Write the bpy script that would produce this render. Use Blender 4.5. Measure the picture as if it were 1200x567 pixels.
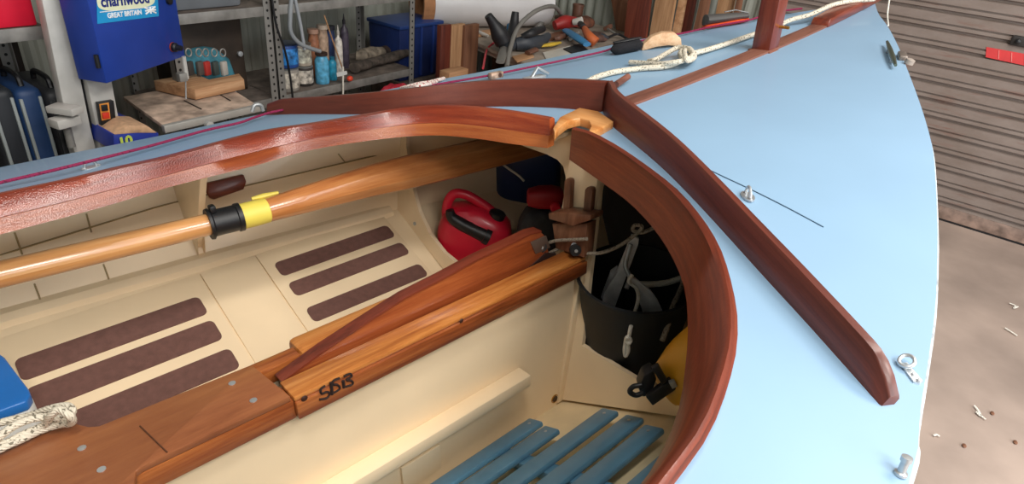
import bpy, bmesh, math, random
import numpy as np
from mathutils import Matrix, Vector
from mathutils.geometry import tessellate_polygon
random.seed(7)
for o in list(bpy.data.objects): bpy.data.objects.remove(o)
scene = bpy.context.scene
col = scene.collection
# ------------------------------------------------------------------ camera
FPX = 742.0                                       # focal length in pixels of a 1200 px wide frame
CAM_B = np.array([-1.161, -0.938, 0.474])         # camera in the boat's own frame (x forward, y port, z up)
CAM_W = np.array([0.0, 0.0, 1.5])                 # camera in the room
def cam_axes(yaw, pit, rol):
    f = np.array([math.cos(pit)*math.cos(yaw), math.cos(pit)*math.sin(yaw), -math.sin(pit)])
    rt = np.cross(f, [0, 0, 1]); rt /= np.linalg.norm(rt)
    up = np.cross(rt, f)
    c, s = math.cos(rol), math.sin(rol)
    return np.array([c*rt+s*up, -s*rt+c*up, f])
RB = cam_axes(0.8225, 0.4682, 0.0007)
RR = cam_axes(*[math.radians(a) for a in (33.9914, 29.7502, 6.1334)])
ROT = RR.T @ RB                                   # boat -> room: the boat sits slightly heeled on its cradle
cd = bpy.data.cameras.new('camera'); cam = bpy.data.objects.new('camera', cd); col.objects.link(cam)
cd.sensor_width = 36; cd.lens = FPX/1200*36; cd.clip_start = 0.02
cam.matrix_world = Matrix([[RR[0][i], RR[1][i], -RR[2][i], CAM_W[i]] for i in range(3)]+[[0, 0, 0, 1]])
scene.camera = cam
# ------------------------------------------------------------------ light
vs = scene.view_settings
vs.view_transform = 'Standard'; vs.look = 'None'; vs.gamma = 1.0; vs.exposure = 0.22; vs.use_curve_mapping = False
w = bpy.data.worlds.new('daylight'); scene.world = w; w.use_nodes = True
w.node_tree.nodes['Background'].inputs[0].default_value = (0.93, 0.96, 1.0, 1)
w.node_tree.nodes['Background'].inputs[1].default_value = 0.55
def area(name, loc, target, sx, sy, energy, color=(1, 1, 1)):
    l = bpy.data.lights.new(name, 'AREA'); l.shape = 'RECTANGLE'; l.size = sx; l.size_y = sy; l.energy = energy; l.color = color
    o = bpy.data.objects.new(name, l); col.objects.link(o); o.location = loc
    d = Vector(target)-Vector(loc); o.rotation_euler = d.to_track_quat('-Z', 'Y').to_euler()
    return o
area('open_doorway_daylight', (0.6, -3.6, 1.6), (1.2, 1.0, 0.7), 4.6, 2.6, 150, (0.95, 0.98, 1.0))
for x_, y_, sx_, sy_, e_ in ((-0.65, -1.9, 0.55, 1.9, 66), (0.65, -1.5, 0.55, 1.0, 44), (0.05, 0.1, 0.4, 0.4, 22), (2.1, -0.9, 0.7, 1.3, 46)): area('ceiling_glare_light', (x_, y_, 3.28), (x_, y_, 0), sx_, sy_, e_, (1.0, 0.96, 0.90))  # unseen ceiling lights, added so the coaming shows patches of glare
# ------------------------------------------------------------------ pixel -> place
def ray(px, py, A): return A.T @ np.array([(px-600)/FPX, (283.5-py)/FPX, 1.0])
def _hit(px, py, A, C, k):
    d = ray(px, py, A); (ax, v), = k.items(); i = 'xyz'.index(ax)
    return C+(v-C[i])/d[i]*d
def at(px, py, **k): return _hit(px, py, RB, CAM_B, k)       # boat frame
def rat(px, py, **k): return _hit(px, py, RR, CAM_W, k)      # room frame
def atp(px, py, n, dd):                                       # boat frame, plane n.p = dd
    d = ray(px, py, RB); n = np.array(n, float); t = (dd-n@CAM_B)/(n@d); return CAM_B+t*d
def deckz(x, y):
    s = 1.13; xx = max(x/s/1.8+0.6, 0)
    return s*(0.0834*(xx*xx-0.36)+0.0636*(1-(y/s/0.75)**2))
def ondeck(px, py, off=0.0):
    d = ray(px, py, RB); t = -CAM_B[2]/d[2]
    for _ in range(60):
        q = CAM_B+t*d; t += (deckz(q[0], q[1])+off-q[2])/d[2]*0.8
    return CAM_B+t*d
BN = (1, 0, -0.17); BD = -0.06
def onbulk(px, py, off=0): return atp(px, py, BN, BD+off)
def onbottom(px, py, off=0.0): return atp(px, py, (0, -0.42, 1), -0.70+off)     # port bottom planking
def interp(tab, x):
    return float(np.interp(x, [a for a, b in tab], [b for a, b in tab]))
def cr(P, n=6):
    P = np.array(P, float); Q = np.vstack([2*P[0]-P[1], P, 2*P[-1]-P[-2]]); o = []
    for i in range(1, len(Q)-2):
        a, b, c, d = Q[i-1:i+3]
        for t in np.linspace(0, 1, n, endpoint=False):
            o.append(.5*(2*b+(-a+c)*t+(2*a-5*b+4*c-d)*t*t+(-a+3*b-3*c+d)*t**3))
    o.append(Q[-2]); return np.array(o)
def resample(P, n):
    P = np.array(P, float); s = np.r_[0, np.cumsum(np.linalg.norm(np.diff(P, axis=0), axis=1))]
    u = np.linspace(0, s[-1], n); return np.stack([np.interp(u, s, P[:, k]) for k in range(P.shape[1])], 1)
# ------------------------------------------------------------------ mesh builder
def unit(v):
    v = np.array(v, float); return v/(np.linalg.norm(v)+1e-12)
class MB:
    def __init__(s): s.v = []; s.f = []; s.uv = {}
    def add(s, vs_, fs, uvs=None):
        b = len(s.v); s.v += [tuple(map(float, p)) for p in vs_]
        for i, f in enumerate(fs):
            if uvs: s.uv[len(s.f)] = uvs[i]
            s.f.append(tuple(b+k for k in f))
        return s
    def box(s, c, size, rot=None, ax=None):
        h = np.array(size, float)/2; P = [np.array([x, y, z])*h for x in (-1, 1) for y in (-1, 1) for z in (-1, 1)]
        if ax is not None: A = np.array([unit(a) for a in ax]); P = [p@A for p in P]
        elif rot is not None:
            R = np.array(rot if not isinstance(rot, (int, float)) else Matrix.Rotation(rot, 3, 'Z')); P = [R@p for p in P]
        return s.add([p+np.array(c) for p in P], [(0, 1, 3, 2), (4, 6, 7, 5), (0, 4, 5, 1), (2, 3, 7, 6), (0, 2, 6, 4), (1, 5, 7, 3)])
    def prism(s, poly, vec):
        poly = [np.array(p, float) for p in poly]; n = len(poly); v = np.array(vec, float)
        fs = [(i, (i+1) % n, (i+1) % n+n, i+n) for i in range(n)]
        tri = tessellate_polygon([[Vector(p) for p in poly]])
        fs += [tuple(t[::-1]) for t in tri]+[tuple(k+n for k in t) for t in tri]
        return s.add(poly+[p+v for p in poly], fs)
    def loft(s, rings, cap=True, closed=True, uvl=True):
        rings = [np.array(r, float) for r in rings]; m = len(rings[0]); vs_ = np.vstack(rings); fs = []; uvs = []
        L = 0; U = [0]
        for a, b in zip(rings, rings[1:]): L += np.linalg.norm(a.mean(0)-b.mean(0)); U.append(L)
        r0 = rings[0]; W = [0]
        for k in range(m): W.append(W[-1]+np.linalg.norm(r0[(k+1) % m]-r0[k]))
        for i in range(len(rings)-1):
            for k in range(m if closed else m-1):
                k2 = (k+1) % m
                fs.append((i*m+k, i*m+k2, (i+1)*m+k2, (i+1)*m+k))
                uvs.append([(U[i], W[k]), (U[i], W[k+1]), (U[i+1], W[k+1]), (U[i+1], W[k])])
        if cap and closed:
            n = (len(rings)-1)*m
            fs.append(tuple(range(m))[::-1]); uvs.append([(0, 0)]*m)
            fs.append(tuple(n+k for k in range(m))); uvs.append([(L, 0)]*m)
        return s.add(vs_, fs, uvs)
    def tube(s, path, r, n=10, cap=True, ref=(0, 0, 1), flat=1.0):
        P = np.array(path, float); N = len(P)
        rs = [r]*N if np.isscalar(r) else list(np.interp(np.linspace(0, 1, N), np.linspace(0, 1, len(r)), r))
        T = np.gradient(P, axis=0); T /= np.linalg.norm(T, axis=1)[:, None]+1e-12
        a = np.cross(T[0], ref)
        if np.linalg.norm(a) < 1e-3: a = np.cross(T[0], (1, 0, .1))
        a = unit(a); rings = []
        for p, t, rr in zip(P, T, rs):
            a = unit(a-t*(a@t)); b = np.cross(t, a)
            rings.append([p+rr*(math.cos(q)*a+flat*math.sin(q)*b) for q in np.linspace(0, 2*math.pi, n, endpoint=False)])
        return s.loft(rings, cap)
    def lathe(s, prof, o, axis=(0, 0, 1), n=24, cap=True):
        ax = unit(axis); a = np.cross(ax, (0.31, 0.9, 0.12)); a = unit(a); b = np.cross(ax, a); o = np.array(o, float)
        return s.loft([[o+ax*h+r*(math.cos(q)*a+math.sin(q)*b) for q in np.linspace(0, 2*math.pi, n, endpoint=False)] for r, h in prof], cap)
    def ball(s, c, r, n=12, m=8):
        r = np.array([r]*3 if np.isscalar(r) else r, float)
        rings = []
        for t in np.linspace(-math.pi/2+0.02, math.pi/2-0.02, m):
            rings.append([np.array(c)+r*np.array([math.cos(t)*math.cos(q), math.cos(t)*math.sin(q), math.sin(t)]) for q in np.linspace(0, 2*math.pi, n, endpoint=False)])
        return s.loft(rings)
    def build(s, name, mat, parent=None, bevel=0, seg=2, smooth=True, angle=40, sub=0, frame=None, org=None, recalc=True):
        fr = frame or (parent.get('_fr') if parent else 'b')
        V = np.array(s.v)
        if parent is not None: O = np.array(parent['_org'])
        elif org is not None: O = np.array(org, float)
        else:
            mn, mx = V.min(0), V.max(0); O = np.array([(mn[0]+mx[0])/2, (mn[1]+mx[1])/2, mn[2]])
        me = bpy.data.meshes.new(name); me.from_pydata([tuple(p) for p in V-O], [], s.f)
        if s.uv:
            L = me.uv_layers.new(name='UVMap')
            for pi, p in enumerate(me.polygons):
                if pi in s.uv:
                    for li, c in zip(p.loop_indices, s.uv[pi]): L.data[li].uv = c
        bm = bmesh.new(); bm.from_mesh(me)
        if recalc: bmesh.ops.recalc_face_normals(bm, faces=bm.faces)
        if bevel:
            ed = [e for e in bm.edges if len(e.link_faces) == 2 and e.calc_face_angle(0) > 0.6]
            bmesh.ops.bevel(bm, geom=ed, offset=bevel, segments=seg, profile=0.5, affect='EDGES', clamp_overlap=True)
        bm.to_mesh(me); bm.free()
        o = bpy.data.objects.new(name, me); col.objects.link(o)
        if isinstance(mat, (list, tuple)):
            for m in mat: me.materials.append(m)
        else: me.materials.append(mat)
        if smooth:
            me.shade_smooth(); me.set_sharp_from_angle(angle=math.radians(angle))
        if sub:
            md = o.modifiers.new('subdivision', 'SUBSURF'); md.levels = sub; md.render_levels = sub
        if parent is not None: o.parent = parent
        else: o.matrix_world = place(O, fr)
        o['_org'] = list(map(float, O)); o['_fr'] = fr
        return o
def place(O, fr):
    if fr == 'b':
        t = CAM_W+ROT@(np.array(O)-CAM_B)
        return Matrix([[ROT[i][0], ROT[i][1], ROT[i][2], t[i]] for i in range(3)]+[[0, 0, 0, 1]])
    return Matrix.Translation(Vector(O))
def tag(o, label, cat, group=None, kind=None):
    o['label'] = label; o['category'] = cat
    if group: o['group'] = group
    if kind: o['kind'] = kind
    return o
def thing(name, label, cat, org, frame='b', group=None):
    o = bpy.data.objects.new(name, None); col.objects.link(o); o.empty_display_size = .05
    o.matrix_world = place(org, frame); o['_org'] = list(map(float, org)); o['_fr'] = frame
    return tag(o, label, cat, group)
def struct(o): o['kind'] = 'structure'; return o
# ------------------------------------------------------------------ materials
def lin(c):
    c = c.lstrip('#'); return tuple((lambda v: v/12.92 if v <= .04045 else ((v+.055)/1.055)**2.4)(int(c[i:i+2], 16)/255) for i in (0, 2, 4))+(1,)
def newmat(name):
    m = bpy.data.materials.new(name); m.use_nodes = True; nt = m.node_tree
    return m, nt, nt.nodes['Principled BSDF']
def nd(nt, t, **k):
    n = nt.nodes.new(t)
    for a, b in k.items():
        if a.startswith('i_'): n.inputs[a[2:].replace('_', ' ')].default_value = b
        else: setattr(n, a, b)
    return n
def coords(nt, src, scale=(1, 1, 1), rot=(0, 0, 0)):
    tc = nd(nt, 'ShaderNodeTexCoord'); mp = nd(nt, 'ShaderNodeMapping')
    mp.inputs['Scale'].default_value = scale; mp.inputs['Rotation'].default_value = rot
    nt.links.new(tc.outputs[src], mp.inputs[0]); return mp.outputs[0]
def ramp(nt, fac, stops):
    r = nd(nt, 'ShaderNodeValToRGB'); e = r.color_ramp.elements
    while len(e) < len(stops): e.new(.5)
    for k, (p, c) in enumerate(stops): e[k].position = p; e[k].color = lin(c) if isinstance(c, str) else c
    nt.links.new(fac, r.inputs[0]); return r.outputs[0]
def bump(nt, b, h, strength, dist=0.002):
    n = nd(nt, 'ShaderNodeBump'); n.inputs['Strength'].default_value = strength; n.inputs['Distance'].default_value = dist
    nt.links.new(h, n.inputs['Height']); nt.links.new(n.outputs[0], b.inputs['Normal'])
def plain(name, c, rough=.5, metal=0.0, coat=0.0, var=0.06, sc=8.0, bmp=0.0, bsc=120.0):
    m, nt, b = newmat(name); co = coords(nt, 'Object')
    n = nd(nt, 'ShaderNodeTexNoise', i_Scale=sc, i_Detail=5.0); nt.links.new(co, n.inputs['Vector'])
    r = lin(c); lo = tuple(max(0, v*(1-2.2*var)) for v in r[:3])+(1,); hi = tuple(min(1, v*(1+2.2*var)) for v in r[:3])+(1,)
    nt.links.new(ramp(nt, n.outputs[0], [(.3, lo), (.7, hi)]), b.inputs['Base Color'])
    b.inputs['Roughness'].default_value = rough; b.inputs['Metallic'].default_value = metal; b.inputs['Coat Weight'].default_value = coat
    if bmp:
        n2 = nd(nt, 'ShaderNodeTexNoise', i_Scale=bsc, i_Detail=3.0); nt.links.new(co, n2.inputs['Vector']); bump(nt, b, n2.outputs[0], bmp)
    return m
def wood(name, dark, mid, light, src='Object', axis=0, grain=26.0, rough=.35, coat=.5, crough=.12, bmp=.15, stretch=.06, bsc=140.0):
    m, nt, b = newmat(name); sc = [1, 1, 1]; sc[axis] = stretch
    co = coords(nt, src, tuple(sc))
    n1 = nd(nt, 'ShaderNodeTexNoise', i_Scale=grain, i_Detail=8.0, i_Roughness=.62, i_Distortion=.5); nt.links.new(co, n1.inputs['Vector'])
    n2 = nd(nt, 'ShaderNodeTexNoise', i_Scale=grain*6, i_Detail=4.0, i_Roughness=.7); nt.links.new(co, n2.inputs['Vector'])
    mx = nd(nt, 'ShaderNodeMath', operation='MULTIPLY_ADD'); nt.links.new(n2.outputs[0], mx.inputs[0]); mx.inputs[1].default_value = .45
    nt.links.new(n1.outputs[0], mx.inputs[2])
    nt.links.new(ramp(nt, mx.outputs[0], [(.52, dark), (.72, mid), (.95, light)]), b.inputs['Base Color'])
    b.inputs['Roughness'].default_value = rough; b.inputs['Coat Weight'].default_value = coat; b.inputs['Coat Roughness'].default_value = crough
    if bmp:
        c2 = coords(nt, src)
        n3 = nd(nt, 'ShaderNodeTexNoise', i_Scale=bsc, i_Detail=2.0); nt.links.new(c2, n3.inputs['Vector'])
        bn = nd(nt, 'ShaderNodeBump'); bn.inputs['Strength'].default_value = bmp; bn.inputs['Distance'].default_value = .002
        nt.links.new(n3.outputs[0], bn.inputs['Height']); nt.links.new(bn.outputs[0], b.inputs['Normal']); nt.links.new(bn.outputs[0], b.inputs['Coat Normal'])
    return m
def ropemat(name, base, fleck, thr=.58, sc=160.0):
    m, nt, b = newmat(name); co = coords(nt, 'UV', (1, 1, 1))
    wv = nd(nt, 'ShaderNodeTexWave', i_Scale=55.0, i_Distortion=1.5); mp = coords(nt, 'UV', (1, 1.6, 1), (0, 0, .7)); nt.links.new(mp, wv.inputs['Vector'])
    n = nd(nt, 'ShaderNodeTexNoise', i_Scale=sc, i_Detail=1.0); nt.links.new(co, n.inputs['Vector'])
    nt.links.new(ramp(nt, n.outputs[0], [(thr-.02, base), (thr+.03, fleck)]), b.inputs['Base Color'])
    b.inputs['Roughness'].default_value = .85; bump(nt, b, wv.outputs[0], .5, .002)
    return m
M = {}
M['deck'] = plain('deck_blue_paint', '#8cadc9', .45, 0, .12, .018, 3.0, .04, 60)
M['hullblue'] = plain('topside_blue_paint', '#9cc6e0', .4, 0, .2, .03)
M['cream'] = plain('cream_paint', '#f4dcb8', .38, 0, .15, .03, 4.0, .05, 70)
M['creamd'] = plain('cream_seam', '#a08a5e', .6)
M['sole'] = plain('cream_bilge_paint', '#eedab2', .5, 0, 0, .06, 9.0)
M['mahog'] = wood('varnished_mahogany', '#42190f', '#652c1e', '#7a3c2a', 'UV', 0, 14, .42, .3, .25, .1)
M['mahogs'] = wood('coaming_mahogany', '#4c1c0f', '#76321e', '#98512f', 'UV', 0, 18, .40, .4, .22, .15)
M['mahogbright'] = wood('bright_mahogany', '#4e180b', '#86321a', '#b0562e', 'UV', 0, 12, .28, 1.0, .13, .45, .06, 330)
M['mahogfillet'] = wood('light_mahogany_strip', '#64240f', '#92441d', '#b46a36', 'UV', 0, 14, .35, .8, .16, .4, .06, 330)
M['mahogx'] = wood('mahogany_plank', '#4c1c10', '#78321f', '#8f452c', 'Object', 0, 16, .4, .4, .2, .1)
M['mahogz'] = wood('mahogany_upright', '#471a0f', '#6f2c1c', '#853c26', 'Object', 2, 16, .4, .5, .2, .1)
M['strip'] = wood('centre_strip_mahogany', '#5b3327', '#7c4c3c', '#8f5f4d', 'Object', 0, 20, .6, .05, .4, .1)
M['fir'] = wood('varnished_fir', '#8a451c', '#bd7638', '#dd9c58', 'Object', 0, 22, .35, .6, .15, .12)
M['firdark'] = wood('stained_fir', '#5c2812', '#8f4a22', '#b9713a', 'Object', 0, 22, .35, .6, .15, .12)
M['board'] = wood('centreboard_mahogany', '#54200f', '#8d4422', '#ad6234', 'Object', 0, 14, .33, .8, .12, .12)
M['ply'] = wood('thwart_plywood', '#6e3a20', '#8f5533', '#a3683f', 'Object', 0, 9, .45, .35, .25, .1, .15)
M['oar'] = wood('varnished_oar', '#b97a42', '#d69c62', '#e8bb88', 'UV', 0, 16, .3, .8, .1, .06)
M['oarblade'] = wood('varnished_oar_blade', '#9a5228', '#c07c46', '#dba068', 'UV', 0, 16, .3, .8, .1, .06)
M['partner'] = wood('oiled_partner', '#b0662c', '#d18c4c', '#e6ac70', 'Object', 1, 22, .4, .4, .2, .15)
M['nonslip'] = plain('brown_nonslip', '#6b4a42', .9, 0, 0, .06, 60, .5, 500)
M['slat'] = plain('slat_blue_paint', '#5f8fac', .4, 0, .2, .05, 14)
M['black'] = plain('black_plastic', '#17171a', .45)
M['blackrub'] = plain('black_rubber', '#1b1d20', .55, 0, 0, .1, 12, .1, 60)
M['yellow'] = plain('yellow_tape', '#e6d25a', .5)
M['anchorgalv'] = plain('lit_galvanised', '#eef0f0', .45, .0, 0, .1, 30)  # anchor steel whitened, painting in the light that enters the locker
M['steel'] = plain('stainless_steel', '#c4c8ca', .32, .65)
M['galv'] = plain('galvanised_steel', '#b4b8ba', .4, .4, 0, .12, 30)
M['brass'] = plain('brass', '#c89a4a', .35, 1.0)
M['redcan'] = plain('red_polythene', '#d01b36', .38, 0, .1, .05)
M['redd'] = plain('dark_red_plastic', '#a31825', .45)
M['navy'] = plain('navy_plastic', '#22345e', .4)
M['greybag'] = plain('charcoal_fabric', '#35363a', .85, 0, 0, .15, 30, .4, 200)
M['dry'] = plain('yellow_pvc', '#e0a01c', .42, 0, .1, .08, 6, .2, 14)
M['rope'] = ropemat('white_flecked_rope', '#dcd3c0', '#7d7666', .60, 170.0)
M['ropew'] = ropemat('white_cord', '#e9e4d8', '#d3ccbc', .66, 90.0)
M['ropeg'] = ropemat('grey_cord', '#9c9080', '#6f6456')
M['ropem'] = ropemat('magenta_cord', '#8e1f4c', '#5c1030', .62)
M['coolblue'] = plain('cooler_blue', '#1f6fc0', .4, 0, .1, .04)
M['coolwhite'] = plain('cooler_white', '#d5d8d6', .5)
M['concrete'] = plain('concrete', '#a39084', .85, 0, 0, .12, 2.5, .15, 40)
# ================================================================== the boat
boat = thing('sailing_dinghy', 'pale blue wooden sailing dinghy with cream interior and mahogany trim filling the workshop', 'boat', (-0.2, 0, -0.74))
GUN = [(-2.2, .84), (-1.6, .91), (-1.1, .942), (-.9, .936), (-.68, .912), (-.474, .88), (-.1, .775), (.017, .728), (.308, .61), (.615, .495), (.92, .335), (1.2, .19), (1.36, .098), (1.54, .006)]
CHN = [(-2.2, .70), (-1.2, .80), (-.7, .78), (-.14, .752), (.3, .585), (.8, .345), (1.2, .16), (1.5, .006)]
CHZ = [(-2.2, -.35), (-1.2, -.364), (-.7, -.372), (-.14, -.384), (.3, -.37), (.8, -.27), (1.2, -.12), (1.5, .05)]
KEZ = [(-2.2, -.66), (-.2, -.70), (.4, -.68), (.9, -.55), (1.25, -.30), (1.5, .0)]
SEAM = [(-2.2, .77), (-1.15, .86), (-.78, .86), (-.14, .765), (.3, .60), (.8, .362), (1.2, .178), (1.5, .006)]
SEZ = [(-2.2, -.23), (-1.15, -.232), (-.78, -.211), (-.14, -.19), (.3, -.17), (.8, -.07), (1.2, .06), (1.5, .12)]
XS = np.concatenate([np.linspace(-2.0, .9, 30), np.linspace(1.0, 1.49, 10)])
def section(x, s, g=0.0):
    gy = interp(GUN, x)-(.012 if s > 0 else .045 if x < .9 else .02); gz = deckz(x, gy)-.012
    P = [(gy, gz), (interp(SEAM, x), interp(SEZ, x)), (interp(CHN, x), interp(CHZ, x)), (0, interp(KEZ, x))]
    return [np.array([x, s*max(y+g, .002) if k < 3 else 0, z-(g if k >= 2 else 0)]) for k, (y, z) in enumerate(P)]
def shell(k0, k1, g, sides=(1, -1), nsub=1):
    mb = MB()
    for s in sides:
        rings = []
        for x in XS:
            q = section(x, s, g); o = []
            for k in range(k0, k1):
                for t in range(nsub): o.append(q[k]+(q[k+1]-q[k])*t/nsub)
            o.append(q[k1]); rings.append(o)
        mb.loft(rings, cap=False, closed=False)
    return mb
shell(0, 3, .014).build('hull_planking', M['hullblue'], boat, recalc=False)
inner = shell(0, 3, 0).build('inner_planking', M['cream'], boat, recalc=False)
# seams between the planks inside the port topside (thin grooves read as dark lines)
sm = MB()
sm.tube([(x, interp(SEAM, x)-.001, interp(SEZ, x)) for x in np.linspace(-1.6, -.16, 30)], .0022, 6)
def on_topside(px, py, x_guess=-.9):
    best = None
    for y in np.linspace(.70, .93, 160):
        P = at(px, py, y=y); a = section(P[0], 1)
        pts = a[:3]
        for u, v in ((pts[0], pts[1]), (pts[1], pts[2])):
            if min(u[2], v[2])-.01 <= P[2] <= max(u[2], v[2])+.01:
                t = (P[2]-u[2])/(v[2]-u[2]); yy = u[1]+t*(v[1]-u[1]); e = abs(yy-y)
                if best is None or e < best[0]: best = (e, P)
    return best[1]
for a, b in (((17, 272), (26, 298)), ((101, 250), (107, 272)), ((40, 332), (53, 366)), ((121, 309), (132, 340)), ((396, 180), (404, 190))):
    A, B = on_topside(*a), on_topside(*b)
    sm.tube([A+(B-A)*t-np.array([0, .002, 0]) for t in np.linspace(0, 1, 4)], .002, 6)
sm.build('plank_seams', M['creamd'], inner)
# stringer at the chine
for s in (1, -1):
    st = MB(); rings = []
    for x in np.linspace(-1.9, -.15, 30):
        y, z = interp(CHN, x)-(.05 if s < 0 else 0), interp(CHZ, x)
        rings.append([(x, s*(y+.01), z+.022), (x, s*(y-.012), z+.018), (x, s*(y-.026), z+.004), (x, s*(y-.03), z-.02), (x, s*(y+.01), z-.01)])
    st.loft(rings)
    st.build('chine_stringer', M['cream'], boat, angle=25)
# bottom boards on the port side with non-slip strips
def bottom_panel(c, name, th=.008):
    mb = MB(); lo = [onbottom(*p, th) for p in c]; mb.prism(lo, (0, 0, -th)); return mb.build(name, M['cream'], boat, bevel=.002)
def xy_panel(x0, x1, y0, y1):
    P = [(x, y, -.70+.42*y+.008) for x, y in ((x0, y0), (x1, y0), (x1, y1), (x0, y1))]
    return MB().prism(P, (0, 0, -.008)).build('floor_board', M['cream'], boat, bevel=.002)
pa = xy_panel(-1.75, -.766, .09, .742); pb = xy_panel(-.763, -.611, .09, .742); pc = xy_panel(-.608, -.185, .09, .742)
def nonslip(par, x0, x1, y0, y1):
    r = .014; P = []
    for cx, cy, a0 in ((x1-r, y1-r, 0), (x0+r, y1-r, 90), (x0+r, y0+r, 180), (x1-r, y0+r, 270)):
        for a in np.linspace(a0, a0+90, 5):
            x = cx+r*math.cos(math.radians(a)); y = cy+r*math.sin(math.radians(a)); P.append((x, y, -.70+.42*y+.0105))
    MB().prism(P, (0, 0, -.0022)).build('nonslip_strip', M['nonslip'], par)
for y0, y1 in ((.612, .671), (.528, .590), (.437, .497)): nonslip(pa, -1.2, -.797, y0, y1)
for y0, y1 in ((.642, .692), (.566, .614), (.472, .520)): nonslip(pc, -.58, -.2, y0, y1)
# ---- deck
PT = cr([ondeck(*q, .02) for q in [(0, 228), (76, 212), (138, 197), (200, 183), (300, 156), (362, 146), (435, 134), (475, 127), (512, 124.5), (550, 125.5), (600, 131), (646, 139)]])
PB = cr([ondeck(*q, -.038) for q in [(0, 274), (123, 241), (200, 218), (300, 193), (365, 175), (450, 162), (510, 158), (560, 162), (600, 168), (643, 173)]])
SBT = cr([ondeck(*q, .02) for q in [(671, 151), (690, 156), (720, 172), (760, 200), (795, 230), (830, 280), (848, 340), (851, 390), (840, 440), (815, 500), (765, 567)]])
SBB = cr([ondeck(*q, -.06) for q in [(667, 187), (700, 210), (740, 240), (775, 280), (800, 330), (806, 380), (803, 430), (795, 480), (775, 530), (750, 570)]])
ext = lambda P, Q: np.vstack([P, Q])
PT = np.vstack([[(-2.0, .40, .03), (-1.6, .43, .036)], PT]); PB = np.vstack([[(-2.0, .40, -.03), (-1.6, .435, -.026)], PB])
SBT = np.vstack([SBT, [(-1.1, -.73, .0), (-1.5, -.71, .0), (-2.0, -.66, 0)]]); SBB = np.vstack([SBB, [(-1.1, -.70, -.07), (-1.5, -.68, -.07), (-2.0, -.63, -.07)]])
NI = 60
PT, PB, SBT, SBB = [resample(P, NI) for P in (PT, PB, SBT, SBB)]
inn_edge = np.vstack([PT, SBT])
for p in inn_edge:
    k = max(0, 1-abs(p[1]+.034)/.10); p[0] += .075*min(1, k*1.6)
side_p = [(-2.2, .84), (-1.6, .91)]+[tuple(ondeck(*q)[:2]) for q in [(0, 196), (106, 175), (212, 154), (300, 135), (500, 96), (560, 85), (610, 75), (660, 65), (710, 54), (755, 45), (797, 40)]]+[(1.2, .19), (1.36, .095)]
tip = tuple(ondeck(1030, 4)[:2])
side_s = [tuple(ondeck(*q)[:2]) for q in [(1029, 16), (1041, 32), (1053, 55), (1062, 78), (1072, 104), (1083, 136), (1093, 174), (1096.5, 212), (1098.5, 264), (1098.5, 300), (1096, 361), (1087, 427), (1075, 502), (1065, 567)]]+[(-1.0, -.925), (-1.6, -.91), (-2.1, -.85)]
tip = (max(tip[0], side_s[0][0]+.05), -.03)
pp = cr([(a, b, 0) for a, b in side_p], 4)[:, :2]; ss = cr([(a, b, 0) for a, b in side_s], 4)[:, :2]
# outer points matched to the inner ones: port side, foredeck, starboard side
op = resample(np.vstack([pp, [tip]]), NI); os_ = resample(np.vstack([[tip], ss]), NI)
# keep the tip sharp
outer = np.vstack([op, os_])
dm = MB(); NS = 14
rings = []
for a, b in zip(inn_edge[:, :2], outer):
    o = []
    for t in np.linspace(0, 1, NS+1):
        p = a+(b-a)*t; o.append((p[0], p[1], deckz(*p)))
    b2 = b; o.append((b2[0], b2[1], deckz(*b2)-.016))
    o.append((a[0], a[1], deckz(*a)-.016)); rings.append(o)
dm.loft(rings, cap=True)
deck = dm.build('deck', M['deck'], boat, angle=50)
# worn pale rubbing edge along the starboard deck edge
re = MB(); re.tube([(p[0], p[1], deckz(*p)-.009) for p in ss], .0042, 6); re.tube([(p[0], p[1], deckz(*p)-.009) for p in pp], .0062, 6)
re.build('deck_edge_strip', plain('worn_edge', '#b9bfc2', .7, 0, 0, .2, 60), boat)
# ---- coamings
def coaming(T, B, s, name, th=.02, strip=True):
    t = np.gradient(T[:, :2], axis=0); t /= np.linalg.norm(t, axis=1)[:, None]; n = np.stack([t[:, 1], -t[:, 0]], 1)*s     # towards the cockpit
    up = []; lo = []
    for k in range(len(T)):
        nn = np.array([n[k][0], n[k][1], 0]); a, b = T[k], B[k]; m = a+(b-a)*.58
        ti = a+nn*.006; r = [a-nn*.010, a-nn*.004+(0, 0, .003), ti, m, m-nn*th, a-nn*.014-(0, 0, .004)]
        if not strip: r = [a-nn*.010, a-nn*.005+(0, 0, .003), a+nn*.003, b, b-nn*th, a-nn*.014-(0, 0, .004)]
        up.append(r)
        m2 = m+nn*.004
        lo.append([m2, b+nn*.004, b-nn*th, m-nn*th])
    c = MB().loft(up).build(name, M['mahogbright'] if strip else M['mahogs'], boat, angle=50)
    if strip: MB().loft(lo).build('coaming_strip', M['mahogfillet'], c, angle=50)
    return c
coaming(PT, PB, 1, 'coaming'); coaming(SBT, SBB, 1, 'coaming', strip=False)
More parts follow.
